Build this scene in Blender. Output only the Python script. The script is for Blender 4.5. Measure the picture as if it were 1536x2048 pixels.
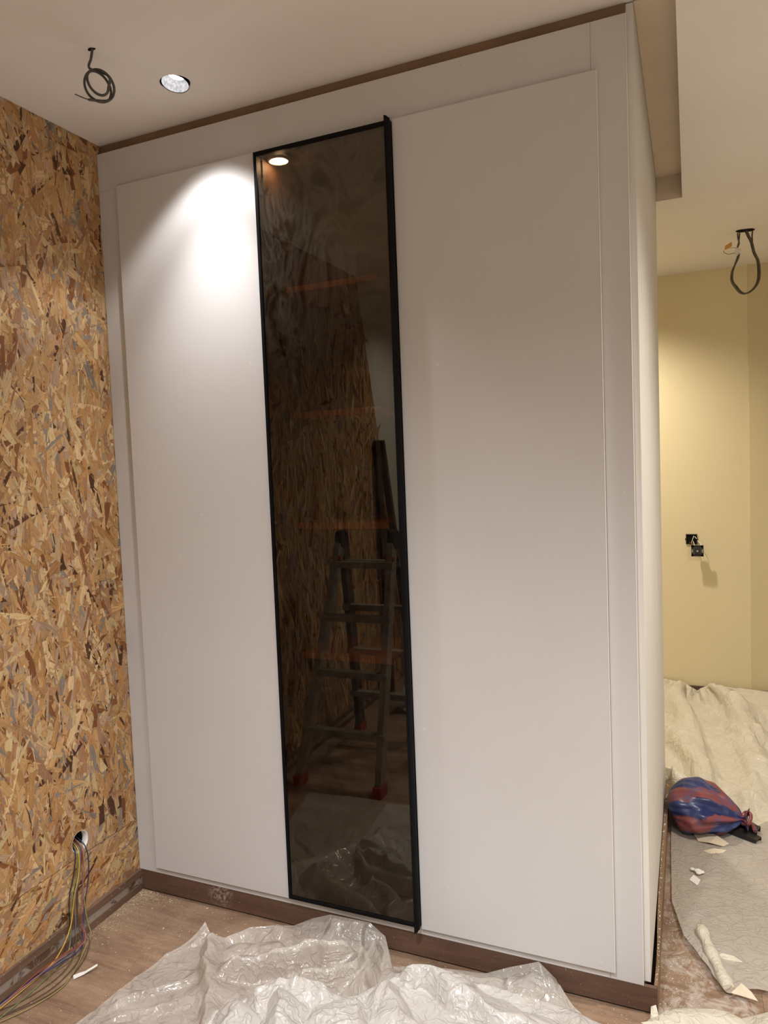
import bpy, bmesh, math, random
import numpy as np
from mathutils import Vector, Matrix
for o in list(bpy.data.objects): bpy.data.objects.remove(o)
C = bpy.context.scene.collection
S = bpy.context.scene
random.seed(7); RNG = np.random.default_rng(7)

# ------------------------------------------------------------------ camera
cam = bpy.data.cameras.new('camera'); camo = bpy.data.objects.new('camera', cam); C.objects.link(camo)
R = Matrix(((0.90771, 0.01278, 0.419404), (0.417445, 0.073643, -0.905713), (-0.042461, 0.997203, 0.061511)))
camo.matrix_world = Matrix.Translation((1.81216, -2.06879, 1.49718)) @ R.to_4x4()
cam.sensor_fit = 'HORIZONTAL'; cam.sensor_width = 36; cam.lens = 1518.6 / 1536 * 36
cam.shift_x = 87.36 / 1536; cam.shift_y = -7.01 / 1536
cam.clip_start = 0.05; S.camera = camo
# ------------------------------------------------------------------ world, exposure, lights
w = bpy.data.worlds.new('world'); S.world = w; w.use_nodes = True
w.node_tree.nodes['Background'].inputs[0].default_value = (0.9, 0.8, 0.65, 1)
w.node_tree.nodes['Background'].inputs[1].default_value = 0.02
S.view_settings.view_transform = 'Standard'; S.view_settings.look = 'None'
S.view_settings.exposure = 0.43; S.view_settings.gamma = 1.0; S.view_settings.use_curve_mapping = False

def light(name, kind, loc, power, col, target=None, size=0.04, angle=None, blend=0.3):
    l = bpy.data.lights.new(name, kind); o = bpy.data.objects.new(name, l); C.objects.link(o)
    o.location = loc; l.energy = power; l.color = col
    if kind == 'AREA': l.shape = 'DISK'; l.size = size
    else: l.shadow_soft_size = size
    if kind == 'SPOT': l.spot_size = math.radians(angle); l.spot_blend = blend
    if target is not None:
        o.rotation_euler = (Vector(target) - Vector(loc)).to_track_quat('-Z', 'Y').to_euler()
    return o
H = 2.6; HW = 2.5665; ZB = 0.0753; HC = 2.502; YF = 2.846
WF = 1.6805; WS = 1.6985; XC = 1.795; YE = 1.377; L = 1.3407
DL = (0.486, -0.207)
NEUTRAL = (0.94, 0.97, 1.02); WARM = (1.0, 0.91, 0.76)
light('downlight_lamp', 'SPOT', (DL[0], DL[1], 2.590), 11.5, (0.97, 0.98, 1.0), (DL[0], DL[1], 0), 0.022, 98, 0.35)
light('downlight_lamp_core', 'SPOT', (DL[0], DL[1], 2.588), 41, (0.97, 0.98, 1.0), (DL[0], DL[1], 0), 0.022, 68, 1.0)
# added unseen spots lifting the room light, behind and beside the camera
light('room_fill_spot', 'SPOT', (1.35, -1.75, 2.59), 190, NEUTRAL, (1.35, -1.75, 0), 0.05, 138, 1.0)
light('room_fill_spot', 'SPOT', (0.6, -2.6, 2.59), 120, NEUTRAL, (0.6, -2.6, 0), 0.05, 138, 1.0)
light('room_fill_spot', 'SPOT', (2.6, -2.2, 2.49), 200, NEUTRAL, (2.6, -2.2, 0), 0.05, 138, 1.0)
light('hall_lamp', 'SPOT', (2.75, 0.1, 2.49), 112, (1.0, 0.95, 0.88), (2.75, 0.1, 0), 0.05, 150, 0.8)
# downlight of the passage behind the wardrobe wall
light('passage_lamp', 'SPOT', (1.24, 2.30, 2.49), 106, WARM, (1.36, 2.30, 0), 0.04, 135, 1.0)

# ------------------------------------------------------------------ helpers
def link(o, parent=None):
    C.objects.link(o)
    if parent is not None: o.parent = parent
    return o
def obj(name, me, mat, parent=None):
    if isinstance(me, bmesh.types.BMesh):
        bm = me; me = bpy.data.meshes.new(name); bm.to_mesh(me); bm.free()
    if mat is not None and len(me.materials) == 0: me.materials.append(mat)
    return link(bpy.data.objects.new(name, me), parent)
def empty(name, loc, label, cat, group=None):
    o = bpy.data.objects.new(name, None); o.empty_display_size = 0.1; o.location = loc; link(o)
    return tag(o, label, cat, group)
def tag(o, label=None, cat=None, group=None, kind=None):
    if label: o['label'] = label
    if cat: o['category'] = cat
    if group: o['group'] = group
    if kind: o['kind'] = kind
    return o
def struct(o): o['kind'] = 'structure'; return o
def box(bm, x0, x1, y0, y1, z0, z1, bev=0.0):
    r = bmesh.ops.create_cube(bm, size=1)
    vs = r['verts']
    for v in vs:
        v.co = Vector(((x0 + x1) / 2 + v.co.x * (x1 - x0), (y0 + y1) / 2 + v.co.y * (y1 - y0), (z0 + z1) / 2 + v.co.z * (z1 - z0)))
    if bev > 0:
        es = list({e for v in vs for e in v.link_edges})
        bmesh.ops.bevel(bm, geom=es, offset=bev, segments=1, affect='EDGES')
def bx(name, x0, x1, y0, y1, z0, z1, mat, parent=None, bev=0.0, off=None):
    bm = bmesh.new()
    if off: x0 -= off[0]; x1 -= off[0]; y0 -= off[1]; y1 -= off[1]; z0 -= off[2]; z1 -= off[2]
    box(bm, x0, x1, y0, y1, z0, z1, bev)
    return obj(name, bm, mat, parent)
def catmull(P, n=8):
    P = [Vector(p) for p in P]; P = [P[0] * 2 - P[1]] + P + [P[-1] * 2 - P[-2]]; out = []
    for i in range(1, len(P) - 2):
        a, b, c, d = P[i - 1:i + 3]
        for k in range(n):
            t = k / n
            out.append(0.5 * ((2 * b) + (c - a) * t + (2 * a - 5 * b + 4 * c - d) * t * t + (3 * b - a - 3 * c + d) * t ** 3))
    out.append(P[-2]); return out
def tube(bm, pts, r, seg=8, flat=1.0):
    rings = []; up = Vector((0.3, 0.2, 1)).normalized(); prev = None
    for i, p in enumerate(pts):
        t = (pts[min(i + 1, len(pts) - 1)] - pts[max(i - 1, 0)])
        if t.length < 1e-9: t = Vector((0, 0, 1))
        t.normalize()
        if prev is None: prev = up.cross(t) if up.cross(t).length > 0.1 else Vector((1, 0, 0)).cross(t)
        n = (prev - t * prev.dot(t)).normalized(); b = t.cross(n); prev = n
        rr = r[i] if isinstance(r, (list, tuple)) else r
        rings.append([bm.verts.new(p + (n * math.cos(a) + b * math.sin(a) * flat) * rr) for a in [2 * math.pi * k / seg for k in range(seg)]])
    for a, b in zip(rings, rings[1:]):
        for k in range(seg): bm.faces.new((a[k], a[(k + 1) % seg], b[(k + 1) % seg], b[k])).smooth = True
    bm.faces.new(rings[0][::-1]); bm.faces.new(rings[-1])
def lathe(bm, prof, seg=32, c=(0, 0, 0)):
    rings = [[bm.verts.new((c[0] + r * math.cos(2 * math.pi * k / seg), c[1] + r * math.sin(2 * math.pi * k / seg), c[2] + z)) for k in range(seg)] for r, z in prof]
    for a, b in zip(rings, rings[1:]):
        for k in range(seg): bm.faces.new((a[k], a[(k + 1) % seg], b[(k + 1) % seg], b[k])).smooth = True
def bar(bm, a, b, wx, wy, up=(0, 0, 1)):
    a = Vector(a); b = Vector(b); t = (b - a).normalized(); u = Vector(up)
    s = t.cross(u).normalized() if t.cross(u).length > 1e-3 else Vector((1, 0, 0)); q = s.cross(t)
    vs = [bm.verts.new(p + s * sx * wx / 2 + q * sy * wy / 2) for p in (a, b) for sx, sy in ((-1, -1), (1, -1), (1, 1), (-1, 1))]
    for f in ((3, 2, 1, 0), (4, 5, 6, 7), (0, 1, 5, 4), (1, 2, 6, 5), (2, 3, 7, 6), (3, 0, 4, 7)): bm.faces.new([vs[i] for i in f])

# ------------------------------------------------------------------ materials
class N:
    def __init__(s, name):
        s.m = bpy.data.materials.new(name); s.m.use_nodes = True; s.t = s.m.node_tree; s.n = s.t.nodes; s.l = s.t.links
        s.b = s.n['Principled BSDF']; s.out = s.n['Material Output']
    def new(s, typ, **kw):
        n = s.n.new(typ)
        for k, v in kw.items():
            if k.startswith('i_'):
                key = k[2:]; n.inputs[int(key) if key.isdigit() else key].default_value = v
            else: setattr(n, k, v)
        return n
    def link(s, a, b): s.l.new(a, b)
    def coord(s, which='Object', scale=(1, 1, 1), rot=(0, 0, 0)):
        tc = s.new('ShaderNodeTexCoord'); mp = s.new('ShaderNodeMapping')
        mp.inputs['Scale'].default_value = scale; mp.inputs['Rotation'].default_value = rot
        s.link(tc.outputs[which], mp.inputs[0]); return mp.outputs[0]
    def noise(s, vec, scale, detail=4, rough=0.55, dist=0.0):
        n = s.new('ShaderNodeTexNoise'); n.inputs['Scale'].default_value = scale; n.inputs['Detail'].default_value = detail
        n.inputs['Roughness'].default_value = rough; n.inputs['Distortion'].default_value = dist
        if vec is not None: s.link(vec, n.inputs['Vector'])
        return n.outputs['Fac']
    def ramp(s, fac, stops):
        r = s.new('ShaderNodeValToRGB'); e = r.color_ramp.elements
        while len(e) < len(stops): e.new(0.5)
        for k, (p, c) in enumerate(stops):
            e[k].position = p; e[k].color = (c, c, c, 1) if isinstance(c, (int, float)) else (*c, 1)
        s.link(fac, r.inputs[0]); return r.outputs[0]
    def mix(s, fac, a, b, mode='MIX'):
        m = s.new('ShaderNodeMix', data_type='RGBA', blend_type=mode)
        for sock, v in ((m.inputs[0], fac), (m.inputs[6], a), (m.inputs[7], b)):
            if hasattr(v, 'links') or hasattr(v, 'is_linked'): s.link(v, sock)
            else: sock.default_value = v if isinstance(v, (int, float)) else (*v, 1)
        return m.outputs[2]
    def bump(s, h, strength=0.2, dist=0.002):
        b = s.new('ShaderNodeBump'); b.inputs['Strength'].default_value = strength; b.inputs['Distance'].default_value = dist
        s.link(h, b.inputs['Height']); s.link(b.outputs[0], s.b.inputs['Normal']); return b
    def col(s, v):
        if hasattr(v, 'is_linked'): s.link(v, s.b.inputs['Base Color'])
        else: s.b.inputs['Base Color'].default_value = (*v, 1)
    def rough(s, r, spec=None):
        s.b.inputs['Roughness'].default_value = r
        if spec is not None: s.b.inputs['Specular IOR Level'].default_value = spec
def plain(name, c, rough=0.5, spec=0.5, metal=0.0, noise=0.0, scale=40, bump=0.0):
    n = N(name); n.rough(rough, spec); n.b.inputs['Metallic'].default_value = metal
    v = n.noise(n.coord(), scale, 5)
    n.col(n.mix(n.ramp(v, [(0.35, 0), (0.7, 1)]), tuple(k * (1 - noise) for k in c), tuple(min(1, k * (1 + noise)) for k in c)))
    if bump: n.bump(v, bump)
    return n.m

# painted melamine of the wardrobe: off-white with fine orange peel and a few plaster smudges
n = N('wardrobe_paint'); n.rough(0.42, 0.35)
oc = n.coord(); fine = n.noise(oc, 420, 2); big = n.noise(oc, 2.2, 3)
base = n.mix(n.ramp(big, [(0.3, 0), (0.7, 1)]), (0.64, 0.612, 0.592), (0.67, 0.642, 0.622))
sp = n.noise(oc, 60, 2, 0.5, 0.4); clus = n.noise(oc, 3.0, 3)
spk = n.new('ShaderNodeMath', operation='MULTIPLY'); n.link(n.ramp(sp, [(0.735, 0), (0.75, 1)]), spk.inputs[0]); n.link(n.ramp(clus, [(0.5, 0), (0.62, 1)]), spk.inputs[1])
n.col(n.mix(spk.outputs[0], base, (0.82, 0.78, 0.75))); n.bump(fine, 0.12, 0.001); M_PAINT = n.m
M_CREAM = plain('side_paint', (0.74, 0.705, 0.655), 0.6, 0.3, noise=0.02, scale=5)
M_CEIL = plain('ceiling_paint', (0.86, 0.815, 0.76), 0.9, 0.2, noise=0.015, scale=3)
M_WALLP = plain('wall_paint', (0.66, 0.62, 0.54), 0.85, 0.2, noise=0.05, scale=4)
M_YEL = plain('yellow_wall_paint', (0.80, 0.70, 0.46), 0.85, 0.25, noise=0.015, scale=3)
M_YEL_SHADE = plain('yellow_wall_paint_shaded', (0.70, 0.60, 0.38), 0.85, 0.25, noise=0.015, scale=3)  # wall colour with the cast shade mixed in
M_FILL = plain('shaded_filler_board', (0.27, 0.17, 0.105), 0.9, 0.1, noise=0.12, scale=9)  # shade of the recess above the wardrobe front put into the brown
M_TROUGH = plain('trough_shade', (0.76, 0.64, 0.49), 0.9, 0.1, noise=0.03, scale=5)  # shade of the recess put into a browner tone than the ceiling
M_BLACK = plain('black_aluminium', (0.004, 0.004, 0.0045), 0.55, 0.12)
M_BLACKP = plain('black_plastic', (0.015, 0.016, 0.017), 0.35, 0.5)
M_DARK = plain('dark_void', (0.012, 0.010, 0.008), 0.95, 0.1)
M_ALU = plain('scuffed_aluminium', (0.38, 0.36, 0.33), 0.42, 0.5, metal=0.6, noise=0.2, scale=30)
M_RED = plain('red_plastic', (0.35, 0.03, 0.025), 0.45)
M_CABLE = plain('grey_cable_jacket', (0.085, 0.08, 0.07), 0.5, 0.4, noise=0.35, scale=60)
M_CABLE2 = plain('dusty_cable_jacket', (0.12, 0.10, 0.07), 0.6, 0.3, noise=0.3, scale=60)
M_PAPER = plain('cream_paper', (0.70, 0.60, 0.45), 0.85, 0.2, noise=0.06, scale=30)
M_WHITE = plain('white_plaster', (0.85, 0.82, 0.76), 0.9, 0.2, noise=0.05, scale=50)
M_ORANGE = plain('orange_tag', (0.62, 0.32, 0.04), 0.6)
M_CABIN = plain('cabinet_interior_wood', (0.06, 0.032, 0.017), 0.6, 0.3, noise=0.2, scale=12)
M_SHELF = plain('shelf_wood', (0.75, 0.27, 0.07), 0.45, 0.4, noise=0.1, scale=25)

def wood(name, c1, c2, dust=0.0, dustc=(0.5, 0.4, 0.28), axis=0, speck=0.0, rough=0.55, plaster=False, scuff=None):
    n = N(name); n.rough(rough, 0.4)
    sc = [9, 9, 9]; sc[axis] = 0.9
    oi = n.new('ShaderNodeObjectInfo'); tc = n.new('ShaderNodeTexCoord'); ad = n.new('ShaderNodeVectorMath', operation='ADD')
    cmb = n.new('ShaderNodeVectorMath', operation='SCALE'); cmb.inputs[3].default_value = 7.0
    n.link(oi.outputs['Location'], cmb.inputs[0]); n.link(tc.outputs['Object'], ad.inputs[0]); n.link(cmb.outputs[0], ad.inputs[1])
    mp = n.new('ShaderNodeMapping'); mp.inputs['Scale'].default_value = sc; n.link(ad.outputs[0], mp.inputs[0])
    g = n.noise(mp.outputs[0], 5, 8, 0.65, 0.6); g2 = n.noise(mp.outputs[0], 28, 4, 0.6)
    c = n.mix(n.ramp(g, [(0.3, 0), (0.68, 1)]), c1, c2)
    c = n.mix(n.ramp(g2, [(0.45, 0), (0.8, 0.35)]), c, tuple(k * 0.55 for k in c1))
    wc = n.new('ShaderNodeNewGeometry').outputs['Position']
    if dust:
        d = n.noise(wc, 5.5, 6, 0.65, 0.3); d2 = n.noise(wc, 90, 3, 0.7)
        mm = n.new('ShaderNodeMath', operation='MULTIPLY'); n.link(n.ramp(d, [(0.36, 0.05), (0.66, dust)]), mm.inputs[0]); n.link(n.ramp(d2, [(0.3, 0.45), (0.7, 1)]), mm.inputs[1])
        c = n.mix(mm.outputs[0], c, dustc)
    if speck:
        s1 = n.noise(wc, 130, 2, 0.5); s2 = n.noise(wc, 4, 2)
        mm = n.new('ShaderNodeMath', operation='MULTIPLY'); n.link(n.ramp(s1, [(0.70, 0), (0.73, speck)]), mm.inputs[0]); n.link(n.ramp(s2, [(0.35, 0.2), (0.6, 1)]), mm.inputs[1])
        c = n.mix(mm.outputs[0], c, (0.75, 0.66, 0.52))
    if scuff:
        vd = n.new('ShaderNodeVectorMath', operation='DISTANCE'); n.link(wc, vd.inputs[0]); vd.inputs[1].default_value = scuff
        m4 = n.new('ShaderNodeMath', operation='MULTIPLY'); n.link(n.ramp(vd.outputs['Value'], [(0.02, 1), (0.055, 0)]), m4.inputs[0]); n.link(n.ramp(n.noise(wc, 90, 6, 0.7, 0.8), [(0.48, 0), (0.56, 0.8)]), m4.inputs[1])
        c = n.mix(m4.outputs[0], c, (0.42, 0.34, 0.30))
    if plaster:
        sx = n.new('ShaderNodeSeparateXYZ'); n.link(wc, sx.inputs[0]); m1 = n.new('ShaderNodeMapRange'); m1.inputs[1].default_value = 1.69; m1.inputs[2].default_value = 1.73; n.link(sx.outputs[0], m1.inputs[0])
        m3 = n.new('ShaderNodeMath', operation='MULTIPLY'); n.link(m1.outputs[0], m3.inputs[0]); n.link(n.ramp(n.noise(wc, 16, 9, 0.72, 1.2), [(0.46, 0.0), (0.58, 0.55), (0.7, 0.9)]), m3.inputs[1])
        c = n.mix(m3.outputs[0], c, (0.58, 0.52, 0.45))
    n.col(c); n.bump(g2, 0.15, 0.001); return n.m
M_FLOOR = wood('laminate_plank', (0.14, 0.075, 0.044), (0.31, 0.19, 0.12), 0.62, (0.44, 0.31, 0.20), 0, 0.8, plaster=True)
M_BASE = wood('dark_baseboard_wood', (0.085, 0.042, 0.026), (0.15, 0.080, 0.050), 0.25, (0.22, 0.15, 0.11), 0, 0.35, scuff=(0.345, 0.0, 0.052))
M_BASEY = wood('dark_baseboard_wood_lengthwise', (0.10, 0.055, 0.035), (0.20, 0.115, 0.072), 0.25, (0.25, 0.17, 0.12), 1, 0.5)
M_BASES = wood('splashed_baseboard_wood', (0.17, 0.095, 0.045), (0.26, 0.155, 0.085), 0.3, (0.4, 0.3, 0.2), 1, 1.0)
M_BATTEN = wood('dark_batten_wood', (0.05, 0.03, 0.02), (0.09, 0.055, 0.035), 0, axis=2)

# exposed glue stripe on the left baseboard
n = N('grey_glue_strip'); n.rough(0.85, 0.2)
a = n.noise(n.coord('Object', (1, 1.2, 1)), 9, 6, 0.7, 1.0)
n.col(n.mix(n.ramp(a, [(0.44, 0), (0.50, 1)]), (0.12, 0.07, 0.045), (0.33, 0.27, 0.23))); M_GLUE = n.m

# wood strands of the OSB: colour per strand, grain from the strand's own uv
n = N('osb_strand'); n.rough(0.62, 0.35)
at = n.new('ShaderNodeVertexColor', layer_name='strand')
mp = n.new('ShaderNodeMapping'); mp.inputs['Scale'].default_value = (6, 160, 1)
uv = n.new('ShaderNodeUVMap', uv_map='grain'); n.link(uv.outputs[0], mp.inputs[0])
g = n.noise(mp.outputs[0], 3, 5, 0.6, 0.3)
c = n.mix(n.ramp(g, [(0.28, 0.95), (0.5, 0.3), (0.7, 0)]), at.outputs[0], n.mix(1.0, at.outputs[0], (0.42, 0.30, 0.20), 'MULTIPLY'))
gp = n.new('ShaderNodeNewGeometry').outputs['Position']
sp = n.noise(gp, 95, 3, 0.6); c = n.mix(n.ramp(sp, [(0.64, 0), (0.72, 0.8)]), c, (0.16, 0.07, 0.03))
n.col(c); n.bump(g, 0.3, 0.001); M_OSB = n.m
n = N('osb_core'); n.rough(0.7, 0.3)
v = n.new('ShaderNodeTexVoronoi'); n.link(n.coord('Object', (30, 34, 13)), v.inputs['Vector']); v.inputs['Scale'].default_value = 1.0
n.col(n.ramp(v.outputs['Color'], [(0.0, (0.14, 0.06, 0.02)), (0.4, (0.42, 0.22, 0.08)), (0.75, (0.55, 0.33, 0.14)), (1, (0.30, 0.22, 0.15))])); M_CORE = n.m

# tinted glass: dark bronze transmission, mirror reflection by fresnel, wiped dust
n = N('tinted_glass'); n.n.remove(n.b)
tr = n.new('ShaderNodeBsdfTransparent'); tr.inputs[0].default_value = (0.46, 0.37, 0.28, 1)
gl = n.new('ShaderNodeBsdfGlossy'); gl.inputs['Color'].default_value = (0.90, 0.78, 0.60, 1); gl.inputs['Roughness'].default_value = 0.012
fr = n.new('ShaderNodeFresnel'); fr.inputs[0].default_value = 1.75
bf = n.new('ShaderNodeMath', operation='MULTIPLY_ADD'); n.link(n.new('ShaderNodeNewGeometry').outputs['Backfacing'], bf.inputs[0]); bf.inputs[1].default_value = -1; bf.inputs[2].default_value = 1
ff = n.new('ShaderNodeMath', operation='MULTIPLY'); n.link(fr.outputs[0], ff.inputs[0]); n.link(bf.outputs[0], ff.inputs[1])
mx = n.new('ShaderNodeMixShader'); n.link(ff.outputs[0], mx.inputs[0]); n.link(tr.outputs[0], mx.inputs[1]); n.link(gl.outputs[0], mx.inputs[2])
df = n.new('ShaderNodeBsdfDiffuse'); df.inputs[0].default_value = (0.62, 0.55, 0.45, 1)
oc = n.coord('Object', (3.2, 1, 1.8)); sm = n.noise(oc, 2.2, 7, 0.62, 2.6); fade = n.coord('Object')
sx = n.new('ShaderNodeSeparateXYZ'); n.link(fade, sx.inputs[0])
mr = n.new('ShaderNodeMapRange'); mr.inputs[1].default_value = 1.75; mr.inputs[2].default_value = 2.33; mr.inputs[3].default_value = 0.12; mr.inputs[4].default_value = 1.0; n.link(sx.outputs[2], mr.inputs[0])
mu = n.new('ShaderNodeMath', operation='MULTIPLY'); n.link(n.ramp(sm, [(0.42, 0.01), (0.54, 0.085), (0.59, 0.02), (0.70, 0.17)]), mu.inputs[0]); n.link(mr.outputs[0], mu.inputs[1])
m2 = n.new('ShaderNodeMixShader'); n.link(mu.outputs[0], m2.inputs[0]); n.link(mx.outputs[0], m2.inputs[1]); n.link(df.outputs[0], m2.inputs[2])
n.link(m2.outputs[0], n.out.inputs[0]); M_GLASS = n.m

def film(name, c, alpha=0.8, dirt=0.3, dirtc=(0.36, 0.20, 0.09), rough=0.3, trans=0.25, spec=0.6, dscale=4.0):
    n = N(name); n.b.inputs['Coat Weight'].default_value = 0.5 if rough < 0.35 else 0.1; n.b.inputs['Coat Roughness'].default_value = 0.09; n.b.inputs['Roughness'].default_value = rough; n.b.inputs['Specular IOR Level'].default_value = spec
    wc = n.new('ShaderNodeNewGeometry').outputs['Position']
    d = n.noise(wc, dscale, 7, 0.68, 0.8); f = n.noise(wc, 75, 3, 0.7)
    cc = n.mix(n.ramp(d, [(0.5, 0), (0.75, dirt)]), c, dirtc)
    cc = n.mix(n.ramp(f, [(0.62, 0), (0.75, dirt * 0.6)]), cc, dirtc)
    n.col(cc); 
    def ridge(sc, dist):
        q = n.new('ShaderNodeMath', operation='SUBTRACT'); q.inputs[1].default_value = 0.5; n.link(n.noise(wc, sc, 3, 0.5, dist), q.inputs[0])
        a_ = n.new('ShaderNodeMath', operation='ABSOLUTE'); n.link(q.outputs[0], a_.inputs[0]); return n.ramp(a_.outputs[0], [(0.0, 1.0), (0.07, 0.35), (0.3, 0)])
    hsum = n.mix(0.5, ridge(9, 0.5), ridge(26, 0.8)); n.bump(hsum, 0.8, 0.006)
    tl = n.new('ShaderNodeBsdfTranslucent'); n.link(cc, tl.inputs[0])
    tp = n.new('ShaderNodeBsdfTransparent'); tp.inputs[0].default_value = (0.97, 0.94, 0.90, 1)
    a = n.new('ShaderNodeMixShader'); a.inputs[0].default_value = trans; n.link(n.b.outputs[0], a.inputs[1]); n.link(tl.outputs[0], a.inputs[2])
    b = n.new('ShaderNodeMixShader'); b.inputs[0].default_value = alpha; n.link(tp.outputs[0], b.inputs[1]); n.link(a.outputs[0], b.inputs[2])
    n.link(b.outputs[0], n.out.inputs[0]); return n.m
M_FILM = film('milky_plastic_film', (0.80, 0.745, 0.67), 0.60, 0.35, spec=1.0, rough=0.17)
M_FILMD = film('dusty_plastic_film', (0.62, 0.56, 0.48), 0.80, 0.5, (0.70, 0.63, 0.54), 0.5, 0.2, 0.4, 6)
M_FILMC = film('cream_plastic_film', (0.86, 0.80, 0.66), 0.93, 0.2, (0.6, 0.5, 0.33), 0.5, 0.25, 0.35)

def emis(name, c, s):
    n = N(name); n.b.inputs['Emission Color'].default_value = (*c, 1); n.b.inputs['Emission Strength'].default_value = s; n.col(c); return n.m
M_LED = emis('lamp_face', (1.0, 0.97, 0.95), 14)
M_PUCK = emis('cabinet_lamp_face', (1.0, 0.97, 0.93), 9)
M_REFL = plain('textured_reflector', (0.42, 0.43, 0.46), 0.5, 0.3, metal=0.2, noise=0.35, scale=130)

# ------------------------------------------------------------------ setting: shell
def panel_hole(bm, ax, const, u0, u1, v0, v1, cu, cv, r, s=0.12, seg=32, flip=False):
    """flat panel with a round hole; ax = normal axis"""
    def P(u, v):
        p = [u, v]; p.insert(ax, const); return bm.verts.new(p)
    def q(a, b, c, d):
        f = [P(*a), P(*b), P(*c), P(*d)]
        bm.faces.new(f[::-1] if flip else f)
    a0, a1, b0, b1 = cu - s, cu + s, cv - s, cv + s
    q((u0, v0), (u1, v0), (u1, b0), (u0, b0)); q((u0, b1), (u1, b1), (u1, v1), (u0, v1))
    q((u0, b0), (a0, b0), (a0, b1), (u0, b1)); q((a1, b0), (u1, b0), (u1, b1), (a1, b1))
    for k in range(seg):
        def ring(k):
            t = 2 * math.pi * k / seg; c, sn = math.cos(t), math.sin(t); m = max(abs(c), abs(sn))
            return (cu + r * c, cv + r * sn), (cu + s * c / m, cv + s * sn / m)
        i0, o0 = ring(k); i1, o1 = ring(k + 1)
        q(i0, o0, o1, i1)
# floor: sub-base and laminate planks running along the wardrobe
fl = struct(bx('floor', -0.6, 3.7, -4.6, 2.95, -0.10, -0.0095, M_DARK))
PW, PL = 0.192, 1.285
bm = bmesh.new(); box(bm, 0.0002, PL - 0.0002, 0.0002, PW - 0.0002, -0.009, 0.0, 0.0003); pm = bpy.data.meshes.new('plank'); bm.to_mesh(pm); bm.free(); pm.materials.append(M_FLOOR)
y = -4.6; row = 0
while y < 2.85:
    x = -0.6 - [0.0, 0.43, 0.86][row % 3]
    while x < 3.65:
        p = bpy.data.objects.new('plank', pm); p.location = (x, y, 0.0); link(p, fl); x += PL
    y += PW; row += 1
# ceiling
bm = bmesh.new()
panel_hole(bm, 2, H, -0.02, XC, -4.6, 0.4, DL[0], DL[1], 0.0435, flip=True)
box(bm, WS, XC, 0.0, YE, H, H + 0.03)
box(bm, XC, 3.7, -4.6, 2.95, HC, H + 0.03)
box(bm, -0.6, XC, YE, 2.95, HC, H + 0.03)
box(bm, -0.6, 3.7, -4.6, 2.95, H + 0.12, H + 0.15)
struct(obj('ceiling', bm, M_CEIL))
struct(bx('trough_shade_end', WS + 0.0005, XC - 0.0005, YE - 0.003, YE - 0.0005, HC, H - 0.0035, M_TROUGH))  # thin facings added to carry the trough's shade colour
struct(bx('trough_shade_top', WS + 0.0005, XC - 0.0005, 0.02, YE - 0.0005, H - 0.003, H, M_TROUGH))
# far wall; a thin darker panel stands in for a shadow on it
struct(bx('wall_back', -0.6, 3.7, YF, YF + 0.1, -0.1, H, M_YEL))
struct(bx('shade_panel', 2.118, 3.58, YF - 0.004, YF, ZB, HC, M_YEL_SHADE))
struct(bx('baseboard_back', 1.2, 3.58, YF - 0.014, YF - 0.0042, 0, ZB, M_BASE, bev=0.001))
struct(bx('wall_right', 3.6, 3.7, -4.6, YF, 0, H, M_WALLP))
struct(bx('wall_front', -0.1, 3.6, -4.6, -4.5, 0, H, M_WALLP))
struct(bx('wall_passage', -0.6, -0.5, L, YF, 0, H, M_YEL))
bm = bmesh.new(); box(bm, -0.6, WS - 0.019, L - 0.06, L, 0, H); struct(obj('wall_centre', bm, M_YEL))

# left wall: base, OSB boards with real strands, hole
HY, HZ, HR = -0.273, 0.306, 0.034
wl = struct(bx('wall_left', -0.16, -0.10, -4.6, 0.4, 0, H, M_WALLP))
SEAM = 0.2585
def osb_end(z): return -2.28 - (2.52 - z) * 0.27
bm = bmesh.new(); panel_hole(bm, 0, -0.0005, -2.24, 0.018, SEAM + 0.0015, H, HY, HZ, HR, s=0.043)
box(bm, -0.02, -0.012, -2.24, 0.018, SEAM + 0.15, H)
up = obj('osb_board', bm, M_CORE, wl)
lo = bx('osb_board', -0.02, -0.0005, -2.24, 0.018, 0.0, SEAM - 0.0015, M_CORE, wl)
# ragged far end of the boards, then the plain wall
bm = bmesh.new(); v = [bm.verts.new(p) for p in ((-0.0005, -2.24, 0), (-0.0005, osb_end(0), 0), (-0.0005, osb_end(H), H), (-0.0005, -2.24, H))]; bm.faces.new(v[::-1]); obj('osb_board', bm, M_CORE, wl)
bx('plaster_panel', -0.05, -0.001, -4.55, -2.26, 0, H, M_WALLP, wl)
bm = bmesh.new(); lathe(bm, [(HR + 0.002, 0.0015), (HR - 0.0005, 0.001), (HR - 0.001, -0.02)], 32)
bmesh.ops.rotate(bm, verts=bm.verts, cent=(0, 0, 0), matrix=Matrix.Rotation(math.pi / 2, 3, 'Y')); bmesh.ops.translate(bm, verts=bm.verts, vec=(0.0005, HY, HZ))
obj('hole_rim', bm, M_WHITE, wl)
bx('cavity', -0.09, -0.085, HY - 0.08, HY + 0.08, HZ - 0.08, HZ + 0.08, M_DARK, wl)

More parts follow.
